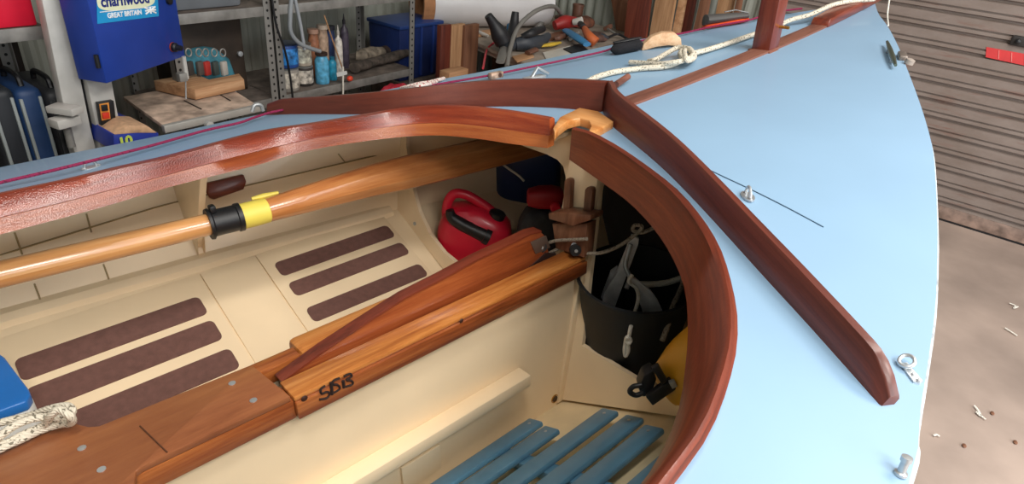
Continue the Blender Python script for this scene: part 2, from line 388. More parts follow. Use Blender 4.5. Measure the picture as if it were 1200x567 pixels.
# ---- breakwater: a vee of two boards meeting over the mast
bp = cr([ondeck(*q) for q in [(312, 135), (435, 134), (560, 125.5), (640, 126)]]+[np.array([-.005, .012, .071])])
bs = cr([np.array([-.005, -.008, .071])]+[ondeck(*q) for q in [(716, 147), (780, 201), (880, 308), (953, 388), (1031, 476)]])
bw = None
for base, s in ((bp, 1), (bs, -1)):
    NB = 70; P = resample(base, NB); rings = []
    t = np.gradient(P[:, :2], axis=0); t /= np.linalg.norm(t, axis=1)[:, None]; n = np.stack([-t[:, 1], t[:, 0]], 1)
    if n[35][0] < 0: n = -n
    for k in range(NB):
        u = k/(NB-1) if s > 0 else 1-k/(NB-1)           # 0 at the outer end, 1 at the apex
        h = (.042+.030*u); e = max(0, 1-u/.055)
        h *= math.sqrt(max(.10, 1-e*e)) if s < 0 else (1-.25*e)
        nn = np.array([n[k][0], n[k][1], 0])
        b = P[k]-np.array([0, 0, .004])
        R = [b, b+nn*.018, b+nn*.024+(0, 0, h-.003), b+nn*.022+(0, 0, h+.003), b+nn*.011+(0, 0, h+.003), b+nn*.008+(0, 0, h-.001)]
        if k == (NB-1 if s > 0 else 0):        # mitre at the apex: run every edge on to the centre plane
            tt = np.array([t[k][0], t[k][1], 0]); R = [q+tt*((.001*s+.001-q[1])/tt[1]) for q in R]
        rings.append(R)
    MB().loft(rings).build('breakwater_board', M['mahog'], boat, angle=50)
# ---- centre strip, stem chock, king post
cs = MB(); rings = []
for x in np.linspace(.05, 1.5, 30):
    w2 = .026-.006*max(0, x-.9); y0 = -.012*min(1, max(0, x)); z = deckz(x, 0)
    rings.append([(x, y0-w2, z-.002), (x, y0-w2, z+.006), (x, y0+w2, z+.006), (x, y0+w2, z-.002)])
cs.loft(rings); cs.build('centre_strip', M['strip'], boat)
ch = MB(); rings = []
for x, h, w2 in ((1.10, .012, .030), (1.11, .026, .030), (1.2, .032, .030), (1.45, .034, .026), (1.6, .03, .022)):
    z = deckz(x, 0); rings.append([(x, -.012-w2, z), (x, -.012-w2, z+h), (x, -.012+w2, z+h), (x, -.012+w2, z)])
ch.loft(rings); ch.build('stem_chock', M['mahogx'], boat, bevel=.004)
kx, ky = ondeck(896, 58)[:2]
kp = MB(); z0 = deckz(kx, 0)-.01
rings = []
for h, d in ((0, 0), (.30, .018)):
    rings.append([(kx+d+a*.029, ky+b*.029, z0+h) for a, b in ((-1, -1), (1, -1), (1, 1), (-1, 1))])
kp.loft(rings); kpo = kp.build('king_post', M['mahogz'], boat, bevel=.004)
MB().tube([(kx+.012, ky-.02, z0+.078), (kx+.012, ky-.058, z0+.078)], .0045, 10).build('post_pin', M['brass'], kpo)
MB().box((kx, ky, z0+.006), (.072, .072, .012)).build('post_collar', M['strip'], kpo, bevel=.002)
# seam in the deck beside the starboard pad eye
A = [ondeck(*q, .0006) for q in ((825, 196), (850, 208), (880, 222), (920, 242), (965, 266))]
MB().tube(cr(A), .0011, 6).build('deck_seam', plain('seam', '#3e5a70', .8), deck)
# ---- mast partner plate, column and bulkhead
pl = [ondeck(*q, .016) for q in [(648, 150), (656, 137), (679, 126), (701, 130), (719, 142), (705, 150), (689, 156), (693, 147), (690, 141), (680, 138), (666, 141), (655, 149), (650, 155)]]
MB().prism(pl, (0, 0, -.020)).build('mast_partner', M['partner'], boat, bevel=.002)
def bx(y, z): return np.array([BD+.17*z, y, z])
outer_b = []
xb = -.13
gy = interp(GUN, xb)-.016
outer_b = [(gy, deckz(xb, gy)-.02), (interp(SEAM, xb)-.004, interp(SEZ, xb)), (interp(CHN, xb)-.004, interp(CHZ, xb)), (.05, -.665), (-.05, -.665), (-interp(CHN, xb)+.06, interp(CHZ, xb)), (-interp(SEAM, xb)+.06, interp(SEZ, xb)), (-gy+.055, deckz(xb, gy)-.02)]
outer_b += [(y, deckz(xb, y)-.02) for y in np.linspace(-gy+.1, gy-.1, 9)]
hp = [onbulk(*q)[1:] for q in [(476, 172), (484, 222), (491, 248), (503, 274), (520, 296), (543, 315), (575, 333)]]
zt = -.036
hp = [(hp[0][0]+.01, zt)]+[tuple(p) for p in hp]+[(.10, -.49), (.03, -.49), (.024, -.2)]+[tuple(onbulk(*q)[1:]) for q in [(663, 207), (660, 195), (653, 187), (641, 181)]]
sl = tuple(onbulk(682, 405)[1:]); stp = tuple(onbulk(703, 222)[1:])
hs = [(-.60, -.05), (-.62, -.2), (-.58, -.36), (-.44, -.455), (-.30, -.485), sl, stp, (stp[0]+.004, -.05)]
loops = [[Vector(bx(*p)) for p in L] for L in (outer_b, hp, hs)]
tri = tessellate_polygon(loops); flat = [p for L in loops for p in L]; n = len(flat)
vb = MB(); off = Vector((.012, 0, 0)); fs = [tuple(t) for t in tri]+[tuple(k+n for k in t[::-1]) for t in tri]
b0 = 0
for L in loops:
    m = len(L); fs += [(b0+i, b0+(i+1) % m, b0+(i+1) % m+n, b0+i+n) for i in range(m)]; b0 += m
vb.add(flat+[p+off for p in flat], fs)
bulk = vb.build('bulkhead', M['cream'], boat, smooth=False)
colm = MB()
colm.loft([[bx(y, z)+np.array([d, 0, 0]) for y, d in ((-.070, -.016), (-.070, .014), (.024, .014), (.024, -.016))] for z in (-.66, -.30, -.09, .03)])
colm.build('mast_column', M['cream'], bulk, bevel=.003)
MB().loft([[bx(y, z)+np.array([d, 0, 0]) for y, d in ((-.066, -.012), (-.066, .085), (.020, .085), (.020, -.012))] for z in (-.04, .046)]).build('column_head', M['cream'], bulk, bevel=.003)
g = [onbulk(*q, -.03) for q in ((645, 152), (664, 155), (663, 160), (644, 167))]
MB().prism(g, (.03, 0, 0)).build('gusset_block', M['cream'], bulk, bevel=.002)
# foredeck compartment floor
ff = MB(); rings = []
for x in np.linspace(-.13, .95, 12):
    k = min(interp(CHN, x), (interp(KEZ, x)*-1-.49)/.42*1.05 if x < .3 else .5)
    k = min(k, interp(CHN, x)-.02); rings.append([(x, -k, -.53), (x, k, -.53), (x, k, -.542), (x, -k, -.542)])
ff.loft(rings); ff.build('locker_floor', M['cream'], boat)
# web frames on the sides
def knee(px, name='side_knee'):
    A, B, Cc, D = [on_topside(*q) for q in px[:2]]+[None]*2
    return A
kn = MB()
for s in (1,):
    x = -.745; P = [np.array(at(*q, x=x)) for q in ((236, 200), (234, 216), (231, 265), (227, 314))]+[np.array([x, .785, -.362]), np.array([x, .868, -.215]), np.array([x, .90, -.10]), np.array([x, .90, -.055])]
    kk = MB().prism(P, (.018, 0, 0)); kk.build('side_knee', M['cream'], boat, bevel=.003)
# mahogany pad on the port topside
pq = [on_topside(*q) for q in [(240, 213), (283, 203), (286, 211), (283, 220), (248, 232), (243, 230), (240, 224)]]
MB().prism([p-np.array([0, .006, 0]) for p in pq], (0, -.012, 0)).build('mahogany_pad', M['mahogx'], boat, bevel=.003)
for q in ((486, 262), (507, 312)):
    c = onbulk(*q, -.001); MB().lathe([(.0, -.002), (.006, -.002), (.006, .004)], c, (1, 0, -.17), 10).build('frame_screw', M['galv'], bulk)
# ---- centreboard case, caps, board
case = MB()
for y0, y1 in ((-.062, -.045), (.03, .045)):
    case.box(((-1.75-.14)/2, (y0+y1)/2, -.475), (1.61, y1-y0, .43))
casep = case.build('centreboard_case', M['cream'], boat)
def rail(x0, x1, y0, y1, z0, z1, mat, name, b=.003):
    return MB().box(((x0+x1)/2, (y0+y1)/2, (z0+z1)/2), (x1-x0, y1-y0, z1-z0)).build(name, mat, casep, bevel=b)
rail(-1.7, -.865, -.080, -.030, -.283, -.2435, M['firdark'], 'case_cap')
rail(-.865, -.125, -.088, -.030, -.283, -.248, M['firdark'], 'case_cap')
rail(-.865, -.125, -.082, -.026, -.248, -.238, M['fir'], 'case_cap_top')
rail(-.80, -.16, .024, .086, -.275, -.236, M['fir'], 'case_cap', .012)
rail(-1.7, -.80, .024, .058, -.275, -.240, M['firdark'], 'case_cap')
bd = [at(*q, y=-.012) for q in [(330, 449), (380, 412), (430, 379), (475, 350), (520, 327), (560, 305), (600, 286), (622, 275), (634, 272), (640, 277), (641, 288)]]
bd += [np.array([-.175, -.012, -.245]), np.array([-.175, -.012, -.36]), np.array([-.84, -.012, -.30])]
board = MB().prism(bd, (0, .024, 0)).build('centreboard', M['board'], boat, bevel=.003)
tp = MB(); e = [np.array(p)+np.array([0, -.002, .0005]) for p in bd[:9]]
tp.loft([[p, p+np.array([0, .028, 0]), p+np.array([0, .028, .004]), p+np.array([0, 0, .004])] for p in e]); tp.build('board_edge_band', M['mahogx'], board)
# dark cleft where the board meets the case, front lower end
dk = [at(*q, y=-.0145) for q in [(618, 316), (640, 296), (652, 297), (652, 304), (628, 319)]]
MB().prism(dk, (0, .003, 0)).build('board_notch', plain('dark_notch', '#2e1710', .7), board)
# scorched marks and knots on the case cap
mk = MB()
def sq(pts, r=.0022): mk.tube(cr([at(*p, y=-.0885) for p in pts], 4), r, 6)
sq([(381, 452), (376, 456), (377, 461), (383, 459), (386, 461), (383, 466), (374, 468)])
sq([(398, 443), (391, 446), (390, 450), (396, 451), (398, 455), (393, 459), (388, 460)]); sq([(388, 448), (389, 462)], .003)
sq([(403, 441), (410, 438), (412, 441), (406, 445), (412, 446), (413, 450), (405, 453)]); sq([(402, 446), (403, 454)], .003)
mk.build('burnt_mark', plain('scorch', '#241009', .8), casep)
for q, r in (((357, 467), .006), ((541, 376), .005)):
    c = at(*q, y=-.088); MB().lathe([(.0005, -.0012), (r*.7, -.001), (r, .0005)], c, (0, 1, 0), 12).build('knot', plain('knot_%d' % q[0], '#3a1a0c', .6), casep)
# starboard bottom, ledge on the case, drain
shell(2, 3, -.004, (-1,)).build('bilge_planking', M['sole'], boat, recalc=False)
ld = MB().box((-.99, -.083, -.487), (1.33, .042, .032)); ld.build('case_ledge', M['cream'], casep, bevel=.003)
lp = MB(); 
for x in (-.62,): lp.box((x, -.066, -.585), (.10, .008, .07))
lp.box((-.95, -.066, -.585), (.42, .008, .09))
lp.build('case_patch', M['cream'], casep, bevel=.002)
c = at(650, 467, y=-.0625); MB().lathe([(.0005, -.002), (.009, -.002), (.009, .003)], c, (0, 1, 0), 14).build('drain_plug', plain('drain', '#4a3116', .6), casep)
MB().lathe([(.0105, -.0015), (.0125, -.0015), (.0125, .003), (.0105, .003), (.0105, -.0015)], c, (0, 1, 0), 14, cap=False).build('drain_ring', M['brass'], casep)
# ---- thwart plate
zt = -.232
tw = [at(*q, z=zt) for q in [(340, 464), (165, 547), (159, 552), (157, 567)]]
tw += [np.array([-1.13, -.45, zt]), np.array([-1.75, -.45, zt]), np.array([-1.75, .16, zt]), np.array([-1.4, .15, zt])]
tw += [at(*q, z=zt) for q in [(0, 519), (25, 511), (50, 503), (60, 497), (70, 494), (84, 494), (92, 497), (104, 500), (116, 499), (290, 429), (297, 429)]]
thw = MB().prism(tw, (0, 0, -.011)).build('thwart', M['ply'], boat, bevel=.0015)
for a, b in (((164, 499), (196, 530)),):
    MB().tube([at(*a, z=zt+.0005), at(*b, z=zt+.0005)], .0012, 6).build('thwart_seam', plain('twseam', '#55301a', .8), thw)
for q in ((96, 525), (119, 550), (272, 449), (297, 469)):
    p = at(*q, z=zt); MB().lathe([(.006, -.001), (.006, .001), (.003, .0016), (.0004, .0016)], p, (0, 0, 1), 14).build('thwart_screw', M['steel'], thw)
# step under the thwart where the case cap shows
# ---- wooden bracket on the column with two prongs
br = thing_part = None
def onc(px, py, off): return onbulk(px, py, off)
bb = MB()
body = [onc(*q, -.05) for q in [(647, 262), (688, 262), (684, 302), (651, 291)]]
bb.prism(body, (.034, 0, 0))
brk = bb.build('bracket', wood('bracket_mahogany', '#4c2a1c', '#70452f', '#8d6148', 'Object', 2, 22, .45, .3, .2, .1), boat, bevel=.002)
top = [onc(*q, -.062) for q in [(642, 250), (656, 248), (692, 252), (692, 258), (671, 265), (643, 257)]]
MB().prism(top, (.046, 0, 0)).build('bracket_cap', brk.data.materials[0], brk, bevel=.003)
for q in ([(661, 212), (664, 209), (668, 210), (669, 213), (667, 251), (659, 249)], [(685, 222), (688, 219), (693, 220), (694, 224), (691, 257), (682, 258)]):
    MB().prism([onc(*p, -.032) for p in q], (.015, 0, 0)).build('prong', brk.data.materials[0], brk, bevel=.003)
# sheaves with steel cheeks
def sheave(px, py, x0, face=(-.55, -.8, .25)):
    c = at(px, py, x=x0); f = unit(face)
    s = MB().lathe([(.004, -.007), (.013, -.007), (.014, -.004), (.010, 0), (.014, .004), (.013, .007), (.004, .007)], c, f, 18).build('sheave', M['black'], boat)
    a = unit(np.cross(f, (0, 0, 1))); b = np.cross(a, f)
    for d in (-.0095,):
        o = c+f*d; P = [o+a*(.010*math.cos(q))+b*(.017*math.sin(q)) for q in np.linspace(0, 2*math.pi, 14, endpoint=False)]
        MB().prism(P, f*.0012).build('sheave_cheek', M['galv'], s)
    MB().lathe([(.0004, .0095), (.004, .0095), (.004, .012), (.0004, .012)], c, f, 10).build('sheave_pin', M['steel'], s)
    return c
c1 = sheave(634, 289, -.20); c2 = sheave(674, 293, -.155)
plate = [at(*q, y=-.014) for q in [(622, 284), (640, 276), (645, 290), (628, 298)]]
MB().prism(plate, (0, .002, 0)).build('sheave_plate', plain('plate_dark', '#6b5a50', .5, .4), board, bevel=.0004)
# ---- deck hardware
def padeye(px, py, d=(1, 0, 0), s=1.0):
    c = ondeck(px, py); d = unit(d); n = np.array([0, 0, 1.]); b = np.cross(n, d)
    P = [c+d*s*.022*math.cos(q)+b*s*.011*math.sin(q) for q in np.linspace(0, 2*math.pi, 16, endpoint=False)]
    o = MB().prism(P, n*.003).build('pad_eye', M['steel'], boat)
    MB().tube([c+d*s*.013*math.cos(q)+n*(.003+s*.016*math.sin(q)) for q in np.linspace(0, math.pi, 10)], .0028, 8).build('eye_loop', M['steel'], o)
    for k in (-.017, .017): MB().ball(c+d*s*k+n*.003, .0028, 8, 5).build('eye_screw', M['galv'], o)
padeye(876, 231, (.7, .7, 0)); padeye(107, 197, (1, .2, 0), .9)
c = ondeck(1066, 437); d = unit(ondeck(1072, 443)-ondeck(1060, 428)); b = np.cross((0, 0, 1), d)
P = [c+d*a+b*q for a, q in ((-.014, -.005), (.016, -.006), (.019, 0), (.016, .006), (-.014, .005))]
o = MB().prism(P, (0, 0, .003)).build('shroud_plate', M['steel'], boat)
rc = c-d*.010+np.array([0, 0, .009])
MB().tube([rc+unit(ray(1060, 430, RB)).dot(np.array([0, 0, 0]))+.0085*(math.cos(q)*d+math.sin(q)*unit(b+np.array([0, 0, .5]))) for q in np.linspace(0, 2*math.pi, 20)], .0024, 8).build('plate_ring', M['steel'], o)
for a in (.006, .016): MB().ball(c+d*a+np.array([0, 0, .003]), .003, 8, 5).build('plate_screw', M['galv'], o)
c = ondeck(1055, 556); o = MB().lathe([(.0065, 0), (.0065, .003), (.004, .004), (.004, .016), (.0055, .017), (.0055, .022), (.002, .0225)], c, (.15, .0, 1), 14).build('deck_bolt', M['steel'], boat)
# bow cleat and rail fitting near the stem
a, b = ondeck(1039, 57), ondeck(1047, 80)
bc = MB().tube([a+(b-a)*t+np.array([0, 0, .014]) for t in np.linspace(-.12, 1.1, 8)], [.004, .007, .007, .004], 10).build('bow_cleat', plain('dull_bronze', '#6d7566', .35, .8), boat)
for t in (.25, .75): MB().box(a+(b-a)*t+np.array([0, 0, .007]), (.012, .010, .014)).build('cleat_foot', M['galv'], bc, bevel=.002)
c = ondeck(1055, 68); fr_ = MB().box(c+np.array([0, -.004, .006]), (.05, .022, .016), ax=[unit(b-a), np.cross((0, 0, 1), unit(b-a)), (0, 0, 1)]).build('bow_fairlead', plain('fairlead_bronze', '#8b8078', .4, .6), boat, bevel=.004)
c = ondeck(1060, 74); MB().lathe([(.012, 0), (.012, .012), (.007, .014)], c+np.array([0, -.01, 0]), (0, -.3, 1), 12).build('fairlead_roller', plain('roller', '#9a8f86', .5), fr_)
# port side: small fairlead block, cam cleat
c = ondeck(581, 92); fl = MB().box(c+np.array([0, 0, .010]), (.05, .02, .02)).build('fairlead_block', plain('worn_bronze', '#b79a86', .5, .4, 0, .25, 60), boat, bevel=.005)
MB().tube([c+np.array([.008, -.012, .011]), c+np.array([.008, -.002, .011])], .006, 12).build('block_eye', plain('eye_dark', '#4d2c22', .6), fl)
c = ondeck(626, 94); cc_ = MB().box(c+np.array([0, 0, .006]), (.075, .024, .012)).build('cam_cleat', M['galv'], boat, bevel=.003)
MB().tube([c+np.array([-.01, 0, .01]), c+np.array([.012, 0, .034]), c+np.array([.05, -.006, .012])], .005, 8).build('cam_lever', M['steel'], cc_)
c = ondeck(303, 131); MB().tube(cr([c+np.array([-.02, 0, .004]), c+np.array([-.008, .0, .022]), c+np.array([.01, 0, .018]), c+np.array([.014, 0, .0])]), .006, 8).build('deck_eye', M['galv'], boat)
# peg ahead of the vee
c = ondeck(729, 101); MB().tube([c+np.array([-.04, -.01, .012]), c+np.array([.03, .006, .02])], [.009, .011, .009], 10).build('belaying_peg', M['strip'], boat)
# hull cradle below
crd = thing('boat_cradle', 'timber cradle under the pale blue dinghy', 'cradle', (*place(np.array([-.2, 0, -.7]), 'b').to_translation()[:2], 0), 'r')
for x in (-1.2, .35):
    c = place(np.array([x, 0, interp(KEZ, x)-.01]), 'b').to_translation()
    MB().box((c[0], c[1], (c[2]-.016)/2), (.09, .5, c[2]-.016)).build('chock', M['fir'], crd)
# ================================================================== things in and on the boat
# ---- floor grating of blue slats
gr = thing('floor_grating', 'blue slatted floor grating lying in the bottom of the cockpit', 'grating', (-.55, -.28, -.66))
def onsole(px, py, h): return atp(px, py, (0, .42, 1), -.70+h)       # starboard bottom planking, h above it
SN = unit((0, .42, 1)); SY = unit((0, -1, .42))
ends = [(629, 494), (648, 503), (716, 482), (745, 490), (768, 502), (795, 531)]
for k, e_ in enumerate(ends):
    p = onsole(*e_, .050); y = p[1]; x1 = p[0]
    c = np.array([(x1-1.5)/2, y, p[2]])
    sp = MB().box(c, (x1+1.5, .050, .014), ax=[(1, 0, 0), SY, SN]).build('slat', M['slat'], gr, bevel=.005, seg=2)
    MB().lathe([(.004, .007), (.004, .008), (.0004, .0082)], (x1-.022, y, p[2]), SN, 10).build('screw', M['galv'], sp)
y0_, y1_ = onsole(*ends[0], .05)[1], onsole(*ends[-1], .05)[1]
for x in (-.45, -.85, -1.3):
    yc_ = (y0_+y1_)/2; c = np.array([x, yc_, -.70+.032-.42*yc_]); MB().box(c, (.035, abs(y1_-y0_)/.92+.03, .021), ax=[(1, 0, 0), SY, SN]).build('bearer', M['slat'], gr, bevel=.003)
# ---- oar
oa = thing('oar', 'varnished timber oar with black collar and yellow tape lying under the port side deck', 'oar', (-.7, .52, -.19))
A = at(268, 257, y=.50)
def oarpt(px, py, y): return at(px, py, y=y)
p0 = oarpt(-60, 334, .54); p1 = oarpt(0, 320, .53); p2 = oarpt(265, 258, .50); p3 = oarpt(335, 240, .487); p4 = oarpt(480, 207, .45); p5 = oarpt(640, 176, .38)
d = unit(p3-p1)
axis = lambda t: p2+d*t
L1 = (p1-p2)@d
MB().tube([axis(t) for t in np.linspace(L1-.5, .06, 30)], [.0275, .0275, .0265, .025], 20).build('shaft', M['oar'], oa)
MB().lathe([(.026, -.040), (.036, -.040), (.037, -.034), (.031, -.030), (.031, .022), (.034, .024), (.034, .034), (.026, .034)], axis(0), d, 24).build('collar', M['black'], oa)
MB().box(axis(-.026)+np.array([0, -.006, .038]), (.014, .02, .018)).build('collar_clip', M['black'], oa, bevel=.004)
MB().lathe([(.026, .034), (.0305, .034), (.031, .060), (.0295, .096), (.027, .098)], axis(0), d, 20).build('tape_sleeve', M['yellow'], oa)
bl = MB(); rings = []
pe = at(690, 158, x=.25)
up = np.array([0, .25, 1.]); up = unit(up-d*(up@d)); sd = np.cross(d, up)
path = cr([axis(.09), axis(.3), axis(.55), axis(.85), axis(1.05)], 6)
for k, c in enumerate(path):
    u = k/(len(path)-1); wv = .029+.018*min(1, u*2.2); tv = .027-.008*u; e = .006*min(1, u*3)
    rings.append([c+up*(wv*math.cos(q)+.012*min(1, u*3))+sd*((tv*math.sin(q))+(e if abs(math.sin(q)-1) < .1 or abs(math.sin(q)+1) < .1 else 0)) for q in np.linspace(0, 2*math.pi, 16, endpoint=False)])
bl.loft(rings); bl.build('blade', M['oarblade'], oa, angle=25)
cs_ = -1 if (CAM_B-path[8])@sd < 0 else 1
MB().tube([c+cs_*sd*(.027-.008*k/(len(path)-1))*.97+up*(.004+.010*k/len(path)) for k, c in enumerate(path) if k > 1], [.002, .005, .0055, .004], 8).build('blade_ridge', M['oar'], oa)
MB().tube([axis(t)+up*.034-sd*.012 for t in (.07, .10, .135)], [.004, .007, .004], 8).build('tape_end', M['yellow'], oa)
# ---- cooler box beside the thwart
ck = thing('cooler_box', 'blue lidded cool box at the left edge beside the thwart rope', 'cool box', (-1.30, .33, -.55))
zl = -.33
P = [at(*q, z=zl) for q in [(-45, 428), (-2, 413), (5, 418), (33, 455), (35, 462), (30, 470), (-45, 497)]]
MB().prism(P, (0, 0, -.022)).build('lid', M['coolblue'], ck, bevel=.004, seg=3)
cen = sum(P)/len(P)
Pb = [cen+(p-cen)*1.0+np.array([0, 0, -.0225]) for p in P]
MB().loft([Pb, [cen+(p-cen)*.99-np.array([0, 0, .20]) for p in P]]).build('body', M['coolwhite'], ck, bevel=.003)
# ---- rope heaped on the thwart
def rp(pts, r, name, mat, label, cat, z=None, fn=None, n=6, nn=10):
    P = cr([fn(*p) for p in pts], n); o = MB().tube(P, r, nn).build(name, mat); return tag(o, label, cat)
tz = lambda px, py, h=.009: at(px, py, z=zt+h)
rp([(-30, 505, .012), (5, 494, .012), (35, 487, .014), (62, 478, .03), (80, 476, .034), (84, 484, .028), (70, 490, .022), (45, 489, .030), (20, 497, .03), (0, 511, .024), (-12, 522, .012), (5, 520, .010), (30, 508, .012), (52, 498, .016), (60, 486, .044), (70, 480, .052), (82, 487, .044), (84, 495, .022), (70, 497, .012), (50, 503, .009), (26, 514, .009), (0, 526, .009), (-30, 538, .009)], .0062, 'rope_coil', M['rope'], 'white flecked rope heaped loosely on the brown thwart beside the cool box', 'rope', fn=tz)
# ---- lines on the deck
dk_ = lambda px, py, h=.009: ondeck(px, py, h)
main = [(686, 97, .01), (700, 90, .01), (722, 84, .01), (752, 80, .01), (778, 78, .011), (797, 72, .013), (808, 64, .016), (830, 58, .012), (855, 50, .012), (884, 40, .013), (905, 34, .014), (925, 24, .02), (950, 17, .03), (975, 6, .04), (1000, 1, .04), (1025, -1, .04)]
mr = rp(main, .0078, 'mooring_rope', M['rope'], 'thick white flecked rope with a knot running along the foredeck past the king post', 'rope', fn=dk_)
for pts, nm in (([(738, 73, .01), (755, 74, .012), (770, 75, .016), (790, 73, .024), (804, 70, .026), (812, 64, .028), (806, 57, .03), (794, 56, .028), (782, 62, .022), (768, 70, .02), (760, 72, .012)], 'rope_knot'), ([(800, 58, .02), (797, 64, .03), (806, 71, .028), (814, 66, .012), (808, 57, .012), (802, 60, .03), (804, 68, .034), (812, 69, .02)], 'rope_knot')):
    MB().tube(cr([dk_(*p) for p in pts], 6), .0075, 10).build(nm, M['rope'], mr)
gl = [(-30, 222, .014), (0, 214, .014), (52, 202, .016), (101, 190, .018), (176, 171, .012), (240, 153, .012), (280, 144, .012), (300, 137, .012), (320, 131, .012), (350, 126, .012), (400, 118, .012), (500, 101, .012), (570, 89, .012), (600, 83, .012), (700, 62, .012), (722, 55, .010), (760, 46, .010), (800, 39, .010), (835, 31, .010), (880, 23, .012), (902, 15, .02), (940, 10, .02)]
tag(MB().tube(cr([dk_(*p) for p in gl], 4), .0034, 8).build('control_line', M['ropem']), 'thin magenta line running along the far port deck edge', 'rope')
rp([(520, 92, .006), (505, 96, .012), (492, 98, .014), (480, 101, .012), (470, 104, .008), (486, 102, .02), (500, 99, .02), (511, 96, .012)], .006, 'short_cord', ropemat('red_fleck_cord', '#e4d8cf', '#b0454a'), 'short white cord with red flecks lying over the far deck edge', 'rope', fn=dk_)
# ---- brush, wood block and folding saw lying on the deck
c = ondeck(734, 62); d1 = unit(ondeck(755, 58)-ondeck(714, 66)); b1 = np.cross((0, 0, 1), d1)
bh = thing('hand_brush', 'black bristled hand brush lying on the far side of the foredeck', 'brush', c)
bm_ = MB(); rings = []
for u in np.linspace(-1, 1, 9):
    k = math.sqrt(max(.05, 1-u**6)); rings.append([c+d1*.058*u+b1*.022*k*math.cos(q)+np.array([0, 0, .019+.019*k*math.sin(q)]) for q in np.linspace(0, 2*math.pi, 14, endpoint=False)])
bm_.loft(rings); bm_.build('bristles', plain('bristle', '#15151a', .9, 0, 0, .3, 200, .9, 500), bh)
MB().tube([c+d1*u+np.array([0, 0, .040]) for u in (-.05, 0, .05)], [.006, .010, .006], 10, flat=.5).build('back', M['black'], bh)
P = [(772, 58), (753, 56), (755, 50), (766, 43), (782, 39), (792, 40), (798, 47), (800, 54), (790, 50), (775, 51), (762, 55)]
c = ondeck(776, 57); e = unit(ondeck(800, 54)-ondeck(752, 59)); 
pts = [c+e*(a)+np.array([0, 0, h]) for a, h in ((-.066, .0), (-.062, .02), (-.035, .042), (.0, .05), (.035, .046), (.058, .026), (.064, .0), (.045, .003), (.02, .008), (-.02, .007), (-.05, .001))]
wb = MB().prism(pts, np.cross(e, (0, 0, 1))*-.035).build('wooden_block', wood('pale_offcut', '#c08f66', '#dcb48c', '#ecd0ad', 'Object', 0, 20, .6, 0, .3, .1), bevel=.003)
tag(wb, 'pale half moon wooden block standing on the far foredeck beside the black brush', 'wood block')
c0 = ondeck(823, 34); c1_ = ondeck(876, 25); e = unit(c1_-c0); b1 = np.cross((0, 0, 1), e); Lm = np.linalg.norm(c1_-c0)
fs_ = thing('utility_saw', 'orange and black handled tool lying on the far deck edge left of the king post', 'hand tool', (c0+c1_)/2)
def along(tab, mat, nm, oz=0):
    MB().loft([[c0+e*Lm*t+b1*w_*math.cos(q)+np.array([0, 0, oz+h_+h_*math.sin(q)]) for q in np.linspace(0, 2*math.pi, 12, endpoint=False)] for t, w_, h_ in tab]).build(nm, mat, fs_)
along([(0, .01, .010), (.05, .024, .018), (.3, .026, .016), (.7, .022, .013), (.95, .018, .010), (1.0, .008, .006)], plain('tool_grey', '#4d4a48', .6), 'handle', .012)
along([(.02, .012, .006), (.08, .028, .008), (.4, .030, .008), (.8, .026, .008), (1.0, .012, .006)], plain('tool_orange', '#e8562a', .45), 'grip_edge', .0)
MB().tube([c0+e*Lm*.45+np.array([0, 0, .046]), c0+e*Lm*.7+b1*.004+np.array([0, 0, .046]), c0+e*Lm*.98+np.array([0, 0, .03])], .004, 8, flat=.5).build('blade', M['galv'], fs_)
# ---- fuel can in the port locker
fo = onbulk(558, 300, .12); fo[2] = -.53
fc = thing('fuel_can', 'bright red plastic fuel can with black spout inside the port locker', 'fuel can', fo)
R0 = at(556, 272, x=-.01)
vx = unit(RB[0]-np.array([0, 0, 1])*RB[0][2]); vy = unit(np.cross((0, 0, 1), vx)); vz = np.array([0, 0, 1.])     # across the view, away, up
fcen = np.array([R0[0], R0[1], -.53])+vy*.02
def sup(a, b, e, n=28):
    o = []
    for q in np.linspace(0, 2*math.pi, n, endpoint=False):
        c_, s_ = math.cos(q), math.sin(q); o.append((a*math.copysign(abs(c_)**e, c_), b*math.copysign(abs(s_)**e, s_)))
    return o
K_ = 1.08
rings = []
for z, a, b, o in ((0, .100, .060, 0), (.004, .108, .066, 0), (.02, .113, .070, 0), (.08, .113, .070, 0), (.125, .108, .068, .0), (.150, .094, .062, -.004), (.170, .070, .052, -.014), (.185, .045, .042, -.022), (.190, .02, .02, -.025)):
    rings.append([fcen+K_*(vx*(p[0]+o)+vy*p[1]+vz*z) for p in sup(a, b, .55)])
body = MB().loft(rings).build('body', M['redcan'], fc)
hp_ = cr([fcen+K_*(vx*a+vz*h) for a, h in ((-.082, .13), (-.080, .185), (-.060, .222), (-.025, .222), (.012, .200), (.048, .172), (.062, .145))], 6)
MB().tube(hp_, .0155, 12, ref=(0, 1, 0)).build('handle', M['redcan'], fc)
sp_ = cr([fcen+K_*(-vy*.058+vx*a+vz*h) for a, h in ((-.066, .198), (-.060, .175), (-.035, .155), (-.005, .138), (.030, .120))], 6)
spo = MB().tube(sp_, [.013, .017, .020, .021, .024], 16).build('spout', M['black'], fc)
MB().tube([sp_[-1], sp_[-1]+unit(sp_[-1]-sp_[-2])*.018], [.027, .028, .0275], 18, cap=False).build('spout_collar', M['black'], spo)
MB().lathe([(.020, 0), (.026, .002), (.027, .026), (.022, .030), (.001, .030)], fcen+K_*(vx*.062-vy*.02+vz*.150), unit(vz+.35*vx), 20).build('cap', M['black'], fc)
